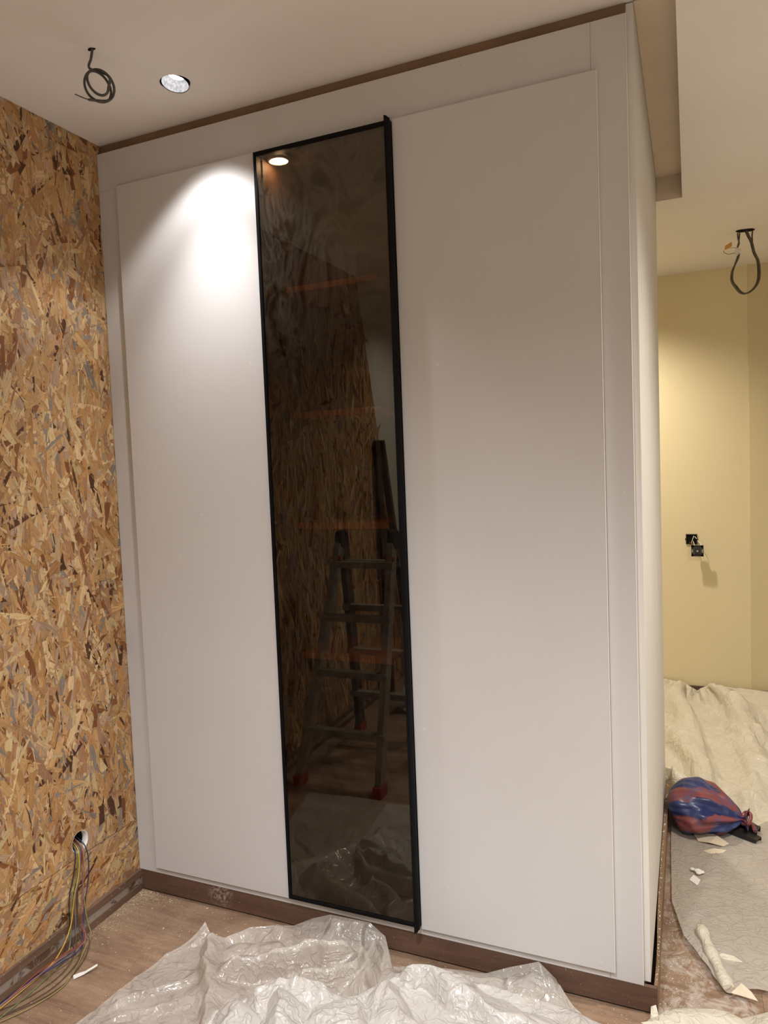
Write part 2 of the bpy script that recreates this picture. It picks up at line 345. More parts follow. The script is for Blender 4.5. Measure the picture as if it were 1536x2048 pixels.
PAL = [((0.648, 0.401, 0.176), 30), ((0.774, 0.57, 0.308), 24), ((0.558, 0.303, 0.114), 20), ((0.468, 0.258, 0.132), 14), ((0.288, 0.116, 0.04), 8), ((0.324, 0.276, 0.229), 7), ((0.558, 0.383, 0.255), 14), ((0.108, 0.045, 0.019), 4)]
def strands(name, y0, y1, z0, z1, count, lmin, lmax, ang, parent, hole=True, seed=1, end=None, wr=(0.008, 0.030)):
    rg = random.Random(seed); cols = [c for c, k in PAL for _ in range(k)]
    V = []; F = []; UV = []; COL = []
    for i in range(count):
        small = rg.random() < 0.58
        ln = rg.uniform(lmin, lmax) * (0.35 if small else 1); wd = rg.uniform(wr[0], wr[1]) * (0.35 if small else 1)
        a = rg.gauss(ang, 0.42) if rg.random() < 0.8 else rg.uniform(-1.6, 1.6)
        cy = rg.uniform(y0, y1); cz = rg.uniform(z0, z1)
        dz, dy = math.cos(a), math.sin(a)
        lay = rg.random(); ox = 0.0002 + 0.0022 * lay; tl = rg.uniform(-0.0009, 0.0009)
        k = 4; top = []; bot = []
        bend = rg.uniform(-0.004, 0.004)
        for j in range(k + 1):
            t = j / k * 2 - 1; wj = wd * (1 + rg.uniform(-0.25, 0.15)) * (0.55 if j in (0, k) and rg.random() < 0.6 else 1)
            sl = rg.uniform(-0.006, 0.006) if j in (0, k) else 0
            for lst, sgn in ((top, 1), (bot, -1)):
                s = t * ln / 2 + sl * sgn; q = sgn * wj / 2 + bend * (1 - t * t)
                lst.append((ox + tl * t + 0.0003 * sgn, cy + dy * s + dz * q, cz + dz * s - dy * q, s, q))
        pts = top + bot[::-1]
        if hole and any((p[1] - HY) ** 2 + (p[2] - HZ) ** 2 < (HR + 0.0005) ** 2 for p in pts + [(0, cy, cz), (0, (cy + top[0][1]) / 2, (cz + top[0][2]) / 2), (0, (cy + top[-1][1]) / 2, (cz + top[-1][2]) / 2)]): continue
        if end and cy < end(cz) + 0.03: continue
        b = len(V)
        for p in pts: V.append((max(0.0002, p[0]), min(y1, max(y0 - (0.05 if end else 0), p[1])), min(z1, max(z0, p[2]))))
        F.append(tuple(range(b, b + len(pts))))
        o1, o2 = rg.random() * 9, rg.random() * 9
        UV += [(p[3] + o1, p[4] + o2) for p in pts]
        c = rg.choice(cols); m = rg.uniform(0.75, 1.12)
        COL += [(c[0] * m, c[1] * m * rg.uniform(0.97, 1.03), c[2] * m, 1)] * len(pts)
    me = bpy.data.meshes.new(name); me.from_pydata(V, [], F)
    u = me.uv_layers.new(name='grain'); u.data.foreach_set('uv', np.array(UV, 'f').ravel())
    ca = me.color_attributes.new('strand', 'FLOAT_COLOR', 'CORNER'); ca.data.foreach_set('color', np.array(COL, 'f').ravel())
    o = obj(name, me, M_OSB, parent); o['kind'] = 'stuff'; return o
strands('strand_layer', -0.80, 0.016, SEAM + 0.001, H, 16000, 0.06, 0.18, 0.0, up, seed=3)
strands('strand_layer', -0.80, 0.016, ZB - 0.01, SEAM - 0.001, 2600, 0.06, 0.16, 0.95, lo, seed=4)
strands('strand_layer', -3.0, -0.78, 0.02, H, 9000, 0.09, 0.24, 0.0, up, hole=False, seed=5, end=osb_end)

# baseboards
bl = struct(bx('baseboard_left', 0.0026, 0.012, -2.3, 0.017, 0.0, 0.026, M_BASEY, bev=0.0008))
bx('upper_strip', 0.0026, 0.012, -2.3, 0.017, 0.050, ZB, M_BASEY, bl, bev=0.0008)
tag(bx('glue_strip', 0.0026, 0.0095, -2.3, 0.017, 0.026, 0.050, M_GLUE, bl), 'grey torn glue strip')
bf = struct(bx('baseboard_front', 0.0122, 1.7144, 0.001, 0.012, 0.0045, ZB - 0.0004, M_BASE, bev=0.0008))
bx('baseboard_shadow_gap', 0.0122, 1.7020, 0.0045, 0.012, 0.0, 0.0045, M_DARK, bf)  # black strip stands in for the shade in the gap under the plinth
# side baseboard, bowed away from the panel
bm = bmesh.new(); prev = None; ny = 40
for i in range(ny + 1):
    yy = 0.0125 + (L - 0.0125) * i / ny
    gap = 0.0035 + 0.0065 * math.exp(-((yy - 0.12) / 0.20) ** 2) - 0.002 * min(1, yy / 0.7)
    xi = WS + gap; xo = max(xi + 0.0085, 1.7144 - 0.001 * min(1, yy))
    ring = [bm.verts.new(p) for p in ((xi, yy, 0), (xo, yy, 0), (xo, yy, ZB), (xi, yy, ZB))]
    if prev:
        for k in range(4): bm.faces.new((prev[k], prev[(k + 1) % 4], ring[(k + 1) % 4], ring[k]))
    else: bm.faces.new(ring)
    prev = ring
bm.faces.new(prev[::-1]); bmesh.ops.recalc_face_normals(bm, faces=bm.faces)
bs = struct(obj('baseboard_side', bm, M_BASES))
bm = bmesh.new(); rg = random.Random(5)
for i in range(150):
    yy = 0.03 + 1.2 * rg.random() ** 1.1; r = rg.uniform(0.0006, 0.0017) * (2.0 if rg.random() < 0.06 else 1)
    gap = 0.0035 + 0.0065 * math.exp(-((yy - 0.12) / 0.20) ** 2) - 0.002 * min(1, yy / 0.7)
    bmesh.ops.create_icosphere(bm, subdivisions=1, radius=r, matrix=Matrix.Translation((rg.uniform(WS + gap + 0.0015, WS + gap + 0.0075), yy, ZB)) @ Matrix.Diagonal((1, rg.uniform(1, 1.8), 0.4, 1)))
tag(obj('paint_splash', bm, M_WHITE, bs), 'white plaster droplets', kind='stuff')

# ------------------------------------------------------------------ wardrobe
wd = empty('wardrobe', (0.85, 0.3, 0), 'tall off-white fitted wardrobe with a dark tinted glass door in the middle', 'wardrobe')
O = wd.location
def wp(name, x0, x1, y0, y1, z0, z1, mat, parent=None, bev=0.0006):
    o = bx(name, x0, x1, y0, y1, z0, z1, mat, None, bev, (O.x, O.y, O.z)); o.parent = parent or wd; return o
D1, D2, G1, G2, ZT, ZD = 0.090, 1.611, 0.6264, 1.067, 2.4425, 0.1010
wp('stile', 0.0035, D1 + 0.02, 0.0, 0.0178, ZB, ZT - 0.001, M_PAINT)
wp('stile', D2 - 0.013, WF, 0.0, 0.0178, ZB, HW, M_PAINT)
wp('rail', 0.0035, D2 - 0.0134, 0.0, 0.0178, ZT - 0.0005, HW, M_PAINT)
wp('rail', D1 + 0.0205, D2 - 0.0134, 0.0, 0.0178, ZB, ZD + 0.004, M_PAINT)
for a, b in ((D1, G1 - 0.0015), (G2 + 0.0015, D2)):
    wp('door', a, b, -0.0150, -0.0003, ZD, ZT, M_PAINT, bev=0.0009)
M_LIT_EDGE = plain('lit_edge_tone', (0.90, 0.87, 0.84), 0.4, 0.5)  # light catching the right-hand edges, put into a paler colour
wp('lit_edge', WF + 0.0001, WF + 0.0014, -0.0004, 0.0176, ZB, HW, M_LIT_EDGE, bev=0)
wp('lit_edge', D2 + 0.0001, D2 + 0.0014, -0.0152, -0.0004, ZD, ZT, M_LIT_EDGE, bev=0)
tag(wp('filler_strip', 0.003, WS - 0.0185, 0.0182, 0.030, HW - 0.02, H - 0.0005, M_FILL), 'brown recessed strip under the ceiling')
# carcass
bm = bmesh.new(); box(bm, WS - 0.018, WS, 0.0182, L, ZB + 0.0015, H - 0.004, 0.0008)
o = obj('side_panel', bm, M_CREAM); o.data.transform(Matrix.Translation(-O)); o.parent = wd
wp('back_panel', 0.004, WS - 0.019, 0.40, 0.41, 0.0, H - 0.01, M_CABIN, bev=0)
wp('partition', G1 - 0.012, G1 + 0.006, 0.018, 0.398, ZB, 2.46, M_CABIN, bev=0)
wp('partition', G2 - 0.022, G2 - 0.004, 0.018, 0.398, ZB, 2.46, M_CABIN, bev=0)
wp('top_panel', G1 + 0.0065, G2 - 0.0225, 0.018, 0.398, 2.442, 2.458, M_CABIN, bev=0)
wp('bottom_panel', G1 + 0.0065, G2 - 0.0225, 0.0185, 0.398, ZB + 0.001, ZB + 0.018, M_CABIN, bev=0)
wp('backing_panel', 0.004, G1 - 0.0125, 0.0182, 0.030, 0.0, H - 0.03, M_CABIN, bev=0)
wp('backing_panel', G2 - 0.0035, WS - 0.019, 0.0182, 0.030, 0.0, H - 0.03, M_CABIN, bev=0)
for z in (2.063, 1.662, 1.301, 0.871):
    wp('shelf', G1 + 0.0065, 0.955, 0.127, 0.397, z - 0.018, z, M_SHELF, bev=0.0008)
# cabinet lamp at the top inner corner
bm = bmesh.new(); lathe(bm, [(0.030, 0.0), (0.034, -0.002), (0.034, -0.009), (0.029, -0.011), (0.027, -0.006)], 28, (0.668 - O.x, 0.056 - O.y, 2.4405))
cl = obj('cabinet_lamp', bm, M_REFL, wd)
bm = bmesh.new(); bmesh.ops.create_circle(bm, cap_ends=True, radius=0.027, segments=28, matrix=Matrix.Translation((0.668 - O.x, 0.056 - O.y, 2.4338)))
lf = obj('lamp_face', bm, M_PUCK, cl)
light('cabinet_lamp_light', 'POINT', (0.672, 0.058, 2.425), 1.5, (1.0, 0.92, 0.82), None, 0.012)
# glass door
GF = -0.0275
gd = wp('glass_door', G1, G1 + 0.010, GF, -0.0003, 0.109, 2.4377, M_BLACK)
tag(gd, 'tinted glass door in a thin black frame')
wp('frame_bar', G1 + 0.010, G2 - 0.016, GF, -0.0003, 2.4257, 2.4377, M_BLACK, gd)
wp('frame_bar', G1 + 0.010, G2 - 0.016, GF, -0.0003, 0.109, 0.120, M_BLACK, gd)
wp('frame_bar', G2 - 0.016, G2, GF, -0.0003, 0.109, 2.4377, M_BLACK, gd)
wp('glass_pane', G1 + 0.009, G2 - 0.015, GF + 0.004, GF + 0.009, 0.118, 2.427, M_GLASS, gd, bev=0)
# full height black handle profile with pointed ends
bm = bmesh.new()
prof = [(G2 - 0.017, GF - 0.0002), (G2 - 0.012, GF - 0.014), (G2 - 0.003, GF - 0.014), (G2 + 0.001, GF - 0.004), (G2 + 0.001, GF - 0.0002)]
zt = [0.0, 0.006, 0.002, -0.004, 0.0]
lo_ = [bm.verts.new((x, y_, 0.106 - k * 1.0)) for (x, y_), k in zip(prof, zt)]; hi_ = [bm.verts.new((x, y_, 2.441 + k * 1.0)) for (x, y_), k in zip(prof, zt)]
for k in range(5): bm.faces.new((lo_[k], lo_[(k + 1) % 5], hi_[(k + 1) % 5], hi_[k]))
bm.faces.new(lo_[::-1]); bm.faces.new(hi_); bmesh.ops.recalc_face_normals(bm, faces=bm.faces)
o = obj('handle', bm, M_BLACK, gd); o.data.transform(Matrix.Translation(-O))

# ------------------------------------------------------------------ ceiling downlight
dl = empty('downlight', (DL[0], DL[1], H - 0.003), 'lit round recessed downlight in the ceiling near the corner', 'lamp')
bm = bmesh.new(); lathe(bm, [(0.0405, 0.012), (0.0405, -0.001), (0.039, -0.001), (0.039, 0.003)], 40); obj('trim_ring', bm, M_BLACK, dl)
bm = bmesh.new(); lathe(bm, [(0.0388, 0.0), (0.028, 0.030), (0.0, 0.032)], 40); obj('reflector', bm, M_REFL, dl)
bm = bmesh.new(); bmesh.ops.create_circle(bm, cap_ends=True, radius=0.024, segments=40, matrix=Matrix.Translation((0, 0, 0.0285))); obj('lamp_face', bm, M_LED, dl)
dl.rotation_euler = (math.radians(-12), math.radians(3), 0)

# ------------------------------------------------------------------ ceiling cables
def wire(name, P, r, mat, label, cat, group=None, seg=8, n=8, parent=None):
    bm = bmesh.new(); tube(bm, catmull(P, n), r, seg); o = obj(name, bm, mat, parent)
    if parent is None: tag(o, label, cat, group)
    return o
CX = Vector((0.405, -0.455, H))
RV = Vector((R[0][0], R[1][0], 0)).normalized(); UV_ = Vector((0, 0, 1))
def cpt(a, b, c=0.0):  # metres right and down in a plane facing the room at the hole
    return CX + RV * (a - 0.004) - UV_ * (b * 0.75) + Vector((-RV.y, RV.x, 0)) * c
cc_ = empty('coiled_cable', CX, 'coiled dark grey cable hanging from the hole in the ceiling beside the downlight', 'cable')
pts = [cpt(0.008, -0.01), cpt(0.002, 0.03), cpt(-0.005, 0.062, 0.004)]
for k in range(27):
    t = 0.6 + k / 26 * 2 * math.pi * 2.35; rr = 1 + 0.10 * math.sin(t * 0.43)
    pts.append(cpt(0.017 + 0.036 * rr * math.sin(t) * (0.8 if k > 12 else 1) - 0.006 * (k > 12) * math.cos(t), 0.120 - 0.048 * rr * math.cos(t) + 0.010 * math.sin(t), 0.012 * math.sin(t * 0.5)))
pts += [cpt(-0.004, 0.172, 0.0), cpt(-0.02, 0.166), cpt(-0.038, 0.155), cpt(-0.046, 0.150)]
bm = bmesh.new(); ct = catmull(pts, 6); tube(bm, [p - CX for p in ct], [0.0034] * (len(ct) - 16) + [0.0014] * 16, 8); obj('cable', bm, M_CABLE, cc_)
bm = bmesh.new(); vs = [bm.verts.new((0.012 * math.cos(k) * (1 + 0.2 * math.sin(3 * k)), 0.007 * math.sin(k), -0.0006)) for k in [i * 0.6283 for i in range(10)]]; bm.faces.new(vs[::-1]); obj('cut_hole', bm, M_DARK, cc_)

FX = Vector((2.06, 2.06, HC))
fc = empty('looped_cable', FX, 'long looped grey cable hanging from a hole in the far passage ceiling', 'cable')
def fpt(px, py, c=0.0):  # crop pixels of the photo (10.24 per px) to metres in the plane facing the camera
    s = 1 / 10.24 / 352.0
    return RV * ((px - 1060) * s) - UV_ * ((py - 350) * s) + Vector((-RV.y, RV.x, 0)) * c
bm = bmesh.new(); vs = [bm.verts.new((RV * (0.044 * math.cos(k)) + Vector((-RV.y, RV.x, 0)) * (0.03 * math.sin(k) * (1 + 0.15 * math.sin(4 * k))) + Vector((0, 0, -0.001)))) for k in [i * 0.3927 for i in range(16)]]; bm.faces.new(vs[::-1]); obj('cut_hole', bm, M_DARK, fc)
for dx, dc in ((0, 0), (26, 0.010)):
    bm = bmesh.new(); P = [(1080, 350), (1125, 450), (1170, 540), (1215, 720), (1275, 850), (1300 - dx * .3, 1000), (1290 - dx * .3, 1180), (1220, 1310), (1100, 1395), (980 + dx, 1400 - dx), (880 + dx * 1.6, 1300 - dx), (815 + dx * 1.6, 1180), (825 + dx * 1.2, 1040), (880 + dx * .5, 920), (935, 810), (955, 730)]
    tube(bm, catmull([fpt(a, b, dc) for a, b in P], 6), 0.0042, 8); obj('cable', bm, M_CABLE2, fc)
for P in ([(1185, 350), (1175, 450), (1180, 540)], [(930, 390), (935, 480), (955, 560), (925, 630)], [(965, 390), (950, 520), (925, 620)]):
    bm = bmesh.new(); tube(bm, catmull([fpt(a, b) for a, b in P], 6), 0.0032, 6); obj('cable_end', bm, M_CABLE2, fc)
bm = bmesh.new()
for k in range(9):
    p = fpt(930 + 30 * math.sin(k * 2.1), 650 + k * 13, 0.004 * math.cos(k)); bmesh.ops.create_icosphere(bm, subdivisions=2, radius=0.0075, matrix=Matrix.Translation(p) @ Matrix.Diagonal((1, 1, 0.7, 1)))
tag(obj('tape_wrap', bm, M_WHITE, fc), 'white tape wrapped round the cable joint')
bm = bmesh.new(); tube(bm, catmull([fpt(890, 720), (fpt(770, 735)), fpt(700, 705), fpt(690, 670)], 6), 0.0012, 6); tube(bm, catmull([fpt(920, 640), (fpt(850, 628)), fpt(800, 640)], 6), 0.0009, 6); obj('thin_wire', bm, M_CABLE2, fc)
bm = bmesh.new(); vs = [bm.verts.new(fpt(a, b, c)) for c in (0, 0.001) for a, b in ((705, 665), (720, 590), (830, 530), (832, 600), (790, 635))]
bm.faces.new(vs[:5]); bm.faces.new(vs[5:][::-1]); [bm.faces.new((vs[k], vs[5 + k], vs[5 + (k + 1) % 5], vs[(k + 1) % 5])) for k in range(5)]; tag(obj('tag', bm, M_ORANGE, fc), 'small orange tag')

# ------------------------------------------------------------------ far wall socket box and hanging socket
sb = empty('socket_box', (1.812, YF, 0.953), 'open black wall box with wires on the yellow far wall', 'socket box')
bm = bmesh.new(); f = 0.030
for a in ((-f, -f + 0.004, -f, f), (f - 0.004, f, -f, f), (-f, f, -f, -f + 0.004), (-f, f, f - 0.004, f)): box(bm, a[0], a[1], -0.006, -0.0003, a[2], a[3])
box(bm, -f - 0.004, -f, -0.004, -0.0003, -0.006, 0.006); box(bm, f, f + 0.004, -0.004, -0.0003, -0.006, 0.006); obj('box_rim', bm, M_BLACKP, sb)
bx('box_back', -f + 0.003, f - 0.003, -0.0016, -0.0003, -f + 0.003, f - 0.003, M_DARK, sb)
for k, (m, P) in enumerate([(M_WHITE, [(0.012, 0.02), (0.006, 0.0), (0.0, -0.02), (0.01, -0.034)]), (M_RED, [(-0.012, -0.018), (0.0, -0.025), (0.008, -0.034)]), (M_WHITE, [(0.018, 0.016), (0.022, 0.008), (0.03, 0.004)])]):
    bm = bmesh.new(); tube(bm, catmull([(a, -0.006 - 0.006 * math.sin(i), b) for i, (a, b) in enumerate(P)], 5), 0.0016, 6); obj('wire', bm, m, sb)
sm_ = empty('hanging_socket', (1.842, YF - 0.05, 0.890), 'black socket insert hanging by its wires just below the open wall box', 'socket')
bm = bmesh.new(); f = 0.0325
for a in ((-f, -0.018, -f, f), (0.018, f, -f, f), (-f, f, -f, -0.020), (-f, f, 0.020, f)): box(bm, a[0], a[1], -0.006, 0.0, a[2], a[3], 0.001)
obj('mounting_frame', bm, M_BLACKP, sm_)
bm = bmesh.new(); box(bm, -0.0175, 0.0175, -0.012, 0.022, -0.0195, 0.0195, 0.002); obj('body', bm, M_BLACKP, sm_)
bm = bmesh.new(); bmesh.ops.create_cone(bm, cap_ends=True, radius1=0.006, radius2=0.006, depth=0.004, segments=14, matrix=Matrix.Translation((0, -0.0142, 0)) @ Matrix.Rotation(math.pi / 2, 4, 'X')); obj('screw', bm, M_ALU, sm_)
for sx_ in (-1, 1):
    bx('clamp', sx_ * 0.0265 - 0.0035, sx_ * 0.0265 + 0.0035, -0.009, -0.0062, -0.009, 0.009, M_ALU, sm_)
bm = bmesh.new(); tube(bm, catmull([(-0.010, 0.01, 0.020), (-0.016, 0.02, 0.035), (-0.022, 0.046, 0.052)], 5), 0.0016, 6); obj('wire', bm, M_WHITE, sm_)
bm = bmesh.new(); tube(bm, catmull([(0.010, 0.01, 0.020), (0.02, 0.02, 0.036), (0.0, 0.046, 0.055)], 5), 0.0016, 6); obj('wire', bm, M_WHITE, sm_)

# ------------------------------------------------------------------ wires out of the OSB hole
def wcol(name, c): return plain(name, c, 0.45, 0.5)
WC = {'yellow': wcol('yellow_wire_coat', (0.75, 0.42, 0.04)), 'green': wcol('green_wire_coat', (0.20, 0.23, 0.09)), 'blue': wcol('blue_wire_coat', (0.018, 0.03, 0.12)),
      'black': wcol('black_wire_coat', (0.015, 0.016, 0.02)), 'red': wcol('red_wire_coat', (0.26, 0.05, 0.02)), 'grey': wcol('grey_wire_coat', (0.16, 0.17, 0.19)),
      'purple': wcol('purple_wire_coat', (0.30, 0.13, 0.17)), 'olive': wcol('olive_wire_coat', (0.30, 0.24, 0.08)), 'brown': wcol('brown_wire_coat', (0.10, 0.055, 0.02))}
# wall points (y, z, stand-off) then floor points
def W(*p): return [Vector(q) for q in p]
hole = lambda dy, dz: Vector((-0.03, HY + dy, HZ + dz))
rim = lambda dy, dz=0: Vector((0.004, HY + dy, HZ - 0.026 + dz))
wires = [
 ('yellow', 'bright yellow wire curving left down to the baseboard', [hole(-.005, .0), rim(-.012), (0.014, -0.300, 0.215), (0.014, -0.325, 0.15), (0.020, -0.350, 0.08), (0.030, -0.40, 0.035), (0.030, -0.46, 0.008), (0.03, -0.56, 0.004), (0.03, -0.72, 0.004)]),
 ('green', 'green and yellow striped wire hanging left of the bundle', [hole(-.012, .0), rim(-.02, .004), (0.012, -0.305, 0.22), (0.014, -0.335, 0.15), (0.020, -0.352, 0.07), (0.035, -0.380, 0.02), (0.05, -0.44, 0.006), (0.06, -0.56, 0.004), (0.06, -0.75, 0.004)]),
 ('black', 'black wire at the left edge of the bundle', [hole(-.02, .004), rim(-.026, .008), (0.008, -0.315, 0.22), (0.010, -0.341, 0.16), (0.016, -0.352, 0.07), (0.040, -0.37, 0.03), (0.06, -0.39, 0.022), (0.06, -0.47, 0.03), (0.05, -0.58, 0.036), (0.05, -0.74, 0.03)]),
 ('grey', 'thin grey wire in the middle of the bundle', [hole(-.002, .0), rim(-.006), (0.016, -0.298, 0.21), (0.018, -0.325, 0.15), (0.026, -0.338, 0.07), (0.045, -0.36, 0.026), (0.065, -0.40, 0.024), (0.06, -0.50, 0.030), (0.055, -0.62, 0.03), (0.055, -0.75, 0.03)]),
 ('red', 'dark red wire in the bundle turning left above the floor', [hole(.004, .0), rim(.002), (0.016, -0.283, 0.22), (0.018, -0.295, 0.15), (0.026, -0.313, 0.08), (0.055, -0.335, 0.034), (0.07, -0.375, 0.035), (0.065, -0.44, 0.042), (0.055, -0.54, 0.040), (0.05, -0.72, 0.02)]),
 ('purple', 'dull purple wire in the bundle', [hole(.006, .004), rim(.005), (0.018, -0.284, 0.21), (0.020, -0.300, 0.13), (0.028, -0.315, 0.07), (0.052, -0.325, 0.036), (0.07, -0.36, 0.030), (0.065, -0.43, 0.034), (0.06, -0.54, 0.034), (0.05, -0.73, 0.03)]),
 ('olive', 'olive wire hanging right of the purple one', [hole(.010, .0), rim(.010), (0.014, -0.282, 0.23), (0.018, -0.288, 0.17), (0.024, -0.292, 0.10), (0.040, -0.298, 0.05), (0.060, -0.310, 0.028), (0.075, -0.35, 0.02), (0.10, -0.41, 0.006), (0.13, -0.50, 0.004), (0.11, -0.60, 0.004), (0.06, -0.70, 0.004)]),
 ('blue', 'dark blue wire at the right edge of the bundle', [hole(.014, .006), rim(.018, .004), (0.012, -0.252, 0.235), (0.014, -0.262, 0.17), (0.018, -0.283, 0.12), (0.024, -0.300, 0.08), (0.050, -0.335, 0.034), (0.075, -0.372, 0.026), (0.075, -0.43, 0.026), (0.06, -0.52, 0.032), (0.05, -0.60, 0.034), (0.05, -0.75, 0.03)]),
 ('brown', 'brown wire looping furthest right over the floor', [hole(.0, -.004), rim(.006), (0.010, -0.296, 0.2), (0.016, -0.315, 0.12), (0.030, -0.325, 0.06), (0.065, -0.325, 0.028), (0.095, -0.370, 0.010), (0.115, -0.43, 0.005), (0.125, -0.50, 0.004), (0.105, -0.58, 0.004), (0.06, -0.66, 0.004), (0.03, -0.74, 0.004)]),
 ('brown', 'brown wire of the floor loop closest to the wall', [hole(-.006, -.004), rim(-.004), (0.008, -0.306, 0.2), (0.014, -0.330, 0.12), (0.026, -0.340, 0.06), (0.050, -0.365, 0.028), (0.075, -0.415, 0.010), (0.085, -0.47, 0.005), (0.080, -0.53, 0.004), (0.060, -0.60, 0.004), (0.03, -0.66, 0.004), (0.03, -0.76, 0.004)]),
 ('brown', 'brown wire in the middle of the floor loop', [hole(.002, -.006), rim(.0), (0.012, -0.300, 0.2), (0.018, -0.322, 0.12), (0.032, -0.332, 0.06), (0.060, -0.350, 0.028), (0.088, -0.395, 0.010), (0.102, -0.45, 0.005), (0.105, -0.52, 0.004), (0.085, -0.60, 0.004), (0.05, -0.67, 0.004), (0.03, -0.75, 0.004)]),
]
for k, (c, lab, P) in enumerate(wires):
    wire('electric_wire', W(*P), 0.0017 if c != 'brown' else 0.0014, WC[c], lab + (' from the hole in the chipboard wall' if len(lab.split()) < 10 else ''), 'wire', 'wires from the wall hole', 6, 6)

# ------------------------------------------------------------------ cloth simulation for the plastic sheets (position based, coarse to fine)
def upsample(P):
    a = np.zeros((P.shape[0] * 2 - 1, P.shape[1], 3)); a[::2] = P; a[1::2] = (P[1:] + P[:-1]) / 2
    b = np.zeros((a.shape[0], P.shape[1] * 2 - 1, 3)); b[:, ::2] = a; b[:, 1::2] = (a[:, 1:] + a[:, :-1]) / 2
    return b
def interp_poly(ks, ps, n):
    ps = np.array(ps, float); t = np.linspace(0, 1, n); return np.stack([np.interp(t, ks, ps[:, i]) for i in range(3)], 1)
def coons(e0, e1, l0, l1, nu, nv):
    """e0,e1: edges v=0, v=1 along u; l0,l1: edges u=0,u=1 along v -> grid (nu,nv,3)"""
    A = interp_poly(*e0, nu); B = interp_poly(*e1, nu); Cc = interp_poly(*l0, nv); D = interp_poly(*l1, nv)
    u = np.linspace(0, 1, nu)[:, None, None]; v = np.linspace(0, 1, nv)[None, :, None]
    return (1 - v) * A[:, None] + v * B[:, None] + (1 - u) * Cc[None] + u * D[None] - ((1 - u) * (1 - v) * A[0] + u * (1 - v) * A[-1] + (1 - u) * v * B[0] + u * v * B[-1])
def simulate(F0, scale, levels, steps, seed, amp=0.05, pin='v0', collide=None, grav=0.0004, bend=0.25, fric=0.6, noise_pass=(1.0, 0.35, 0.12)):
    rg = np.random.default_rng(seed); P = F0.copy()
    lu = np.linalg.norm(F0[1:] - F0[:-1], axis=2).mean() * scale[0]; lv = np.linalg.norm(F0[:, 1:] - F0[:, :-1], axis=2).mean() * scale[1]
    pinned = None; eps = 0.0015
    for lev in range(levels):
        if lev: P = upsample(P); lu /= 2; lv /= 2
        nu, nv = P.shape[:2]
        nz = rg.normal(size=(nu, nv)); 
        for _ in range(3): nz[1:-1, 1:-1] = (nz[1:-1, 1:-1] * 2 + nz[2:, 1:-1] + nz[:-2, 1:-1] + nz[1:-1, 2:] + nz[1:-1, :-2]) / 6
        nz /= nz.std() + 1e-9
        P[..., 2] += np.abs(nz) * amp * noise_pass[lev]; P[..., 0] += rg.normal(size=(nu, nv)) * lu * 0.12; P[..., 1] += rg.normal(size=(nu, nv)) * lv * 0.12
        mask = np.ones((nu, nv, 1)); tgt = P.copy()
        if pin: 
            e = coons_edges(pin, nu, nv)
            for (sl, pts) in e: mask[sl] = 0; tgt[sl] = pts.reshape(tgt[sl].shape)
        diag = math.hypot(lu, lv); V = np.zeros_like(P)
        def con(A, B, L0, k, MA, MB, comp=True):
            d = P[B] - P[A]; ln = np.linalg.norm(d, axis=2, keepdims=True) + 1e-9
            c = (ln - L0) / ln * d * k
            if not comp: c = np.where(ln < L0, 0, c)
            w_ = MA + MB + 1e-9
            P[A] += c * (MA / w_); P[B] -= c * (MB / w_)
        for st in range(steps[lev]):
            old = P.copy(); P = P + V; P[..., 2] -= grav * (0.6 ** lev)
            for it in range(4):
                for ax in (0, 1):
                    for ph in (0, 1):
                        n_ = P.shape[ax]
                        ia = slice(ph, n_ - 1, 2); ib = slice(ph + 1, n_, 2)
                        m_ = len(range(*ib.indices(n_))); 
                        ia = slice(ph, ph + 2 * m_, 2)
                        A = (ia, slice(None)) if ax == 0 else (slice(None), ia); B = (ib, slice(None)) if ax == 0 else (slice(None), ib)
                        con(A, B, lu if ax == 0 else lv, 0.9, mask[A], mask[B])
                # shear (jacobi)
                for dv in (0, 1):
                    A = (slice(0, -1), slice(0, -1)) if dv == 0 else (slice(0, -1), slice(1, None))
                    B = (slice(1, None), slice(1, None)) if dv == 0 else (slice(1, None), slice(0, -1))
                    con(A, B, diag, 0.18, mask[A], mask[B])
                for ax in (0, 1):
                    A = (slice(0, -2), slice(None)) if ax == 0 else (slice(None), slice(0, -2)); B = (slice(2, None), slice(None)) if ax == 0 else (slice(None), slice(2, None))
                    con(A, B, 2 * (lu if ax == 0 else lv), bend * 0.3, mask[A], mask[B])
                P = P * mask + tgt * (1 - mask)
            low = P[..., 2] < eps
            P[..., 2] = np.maximum(P[..., 2], eps)
            P[..., :2] = np.where(low[..., None], old[..., :2] + (P[..., :2] - old[..., :2]) * (1 - fric), P[..., :2])
            if collide: P = collide(P)
            P = P * mask + tgt * (1 - mask)
            V = (P - old) * 0.82; np.clip(V, -0.01, 0.01, out=V)
    return P
def coons_edges(pin, nu, nv):
    out = []
    for side, spec in pin.items():
        if side == 'v0': out.append(((slice(None), 0), interp_poly(*spec, nu)))
        if side == 'v1': out.append(((slice(None), nv - 1), interp_poly(*spec, nu)))
        if side == 'u0': out.append(((0, slice(None)), interp_poly(*spec, nv)))
        if side == 'u1': out.append(((nu - 1, slice(None)), interp_poly(*spec, nv)))
    return out
def sheet(name, P, mat, thick=0.0):
    nu, nv = P.shape[:2]; idx = np.arange(nu * nv).reshape(nu, nv)
    F = np.stack([idx[:-1, :-1], idx[1:, :-1], idx[1:, 1:], idx[:-1, 1:]], -1).reshape(-1, 4)
    me = bpy.data.meshes.new(name); me.from_pydata(P.reshape(-1, 3).tolist(), [], F.tolist())
    me.polygons.foreach_set('use_smooth', [True] * len(me.polygons)); me.update()
    return obj(name, me, mat)

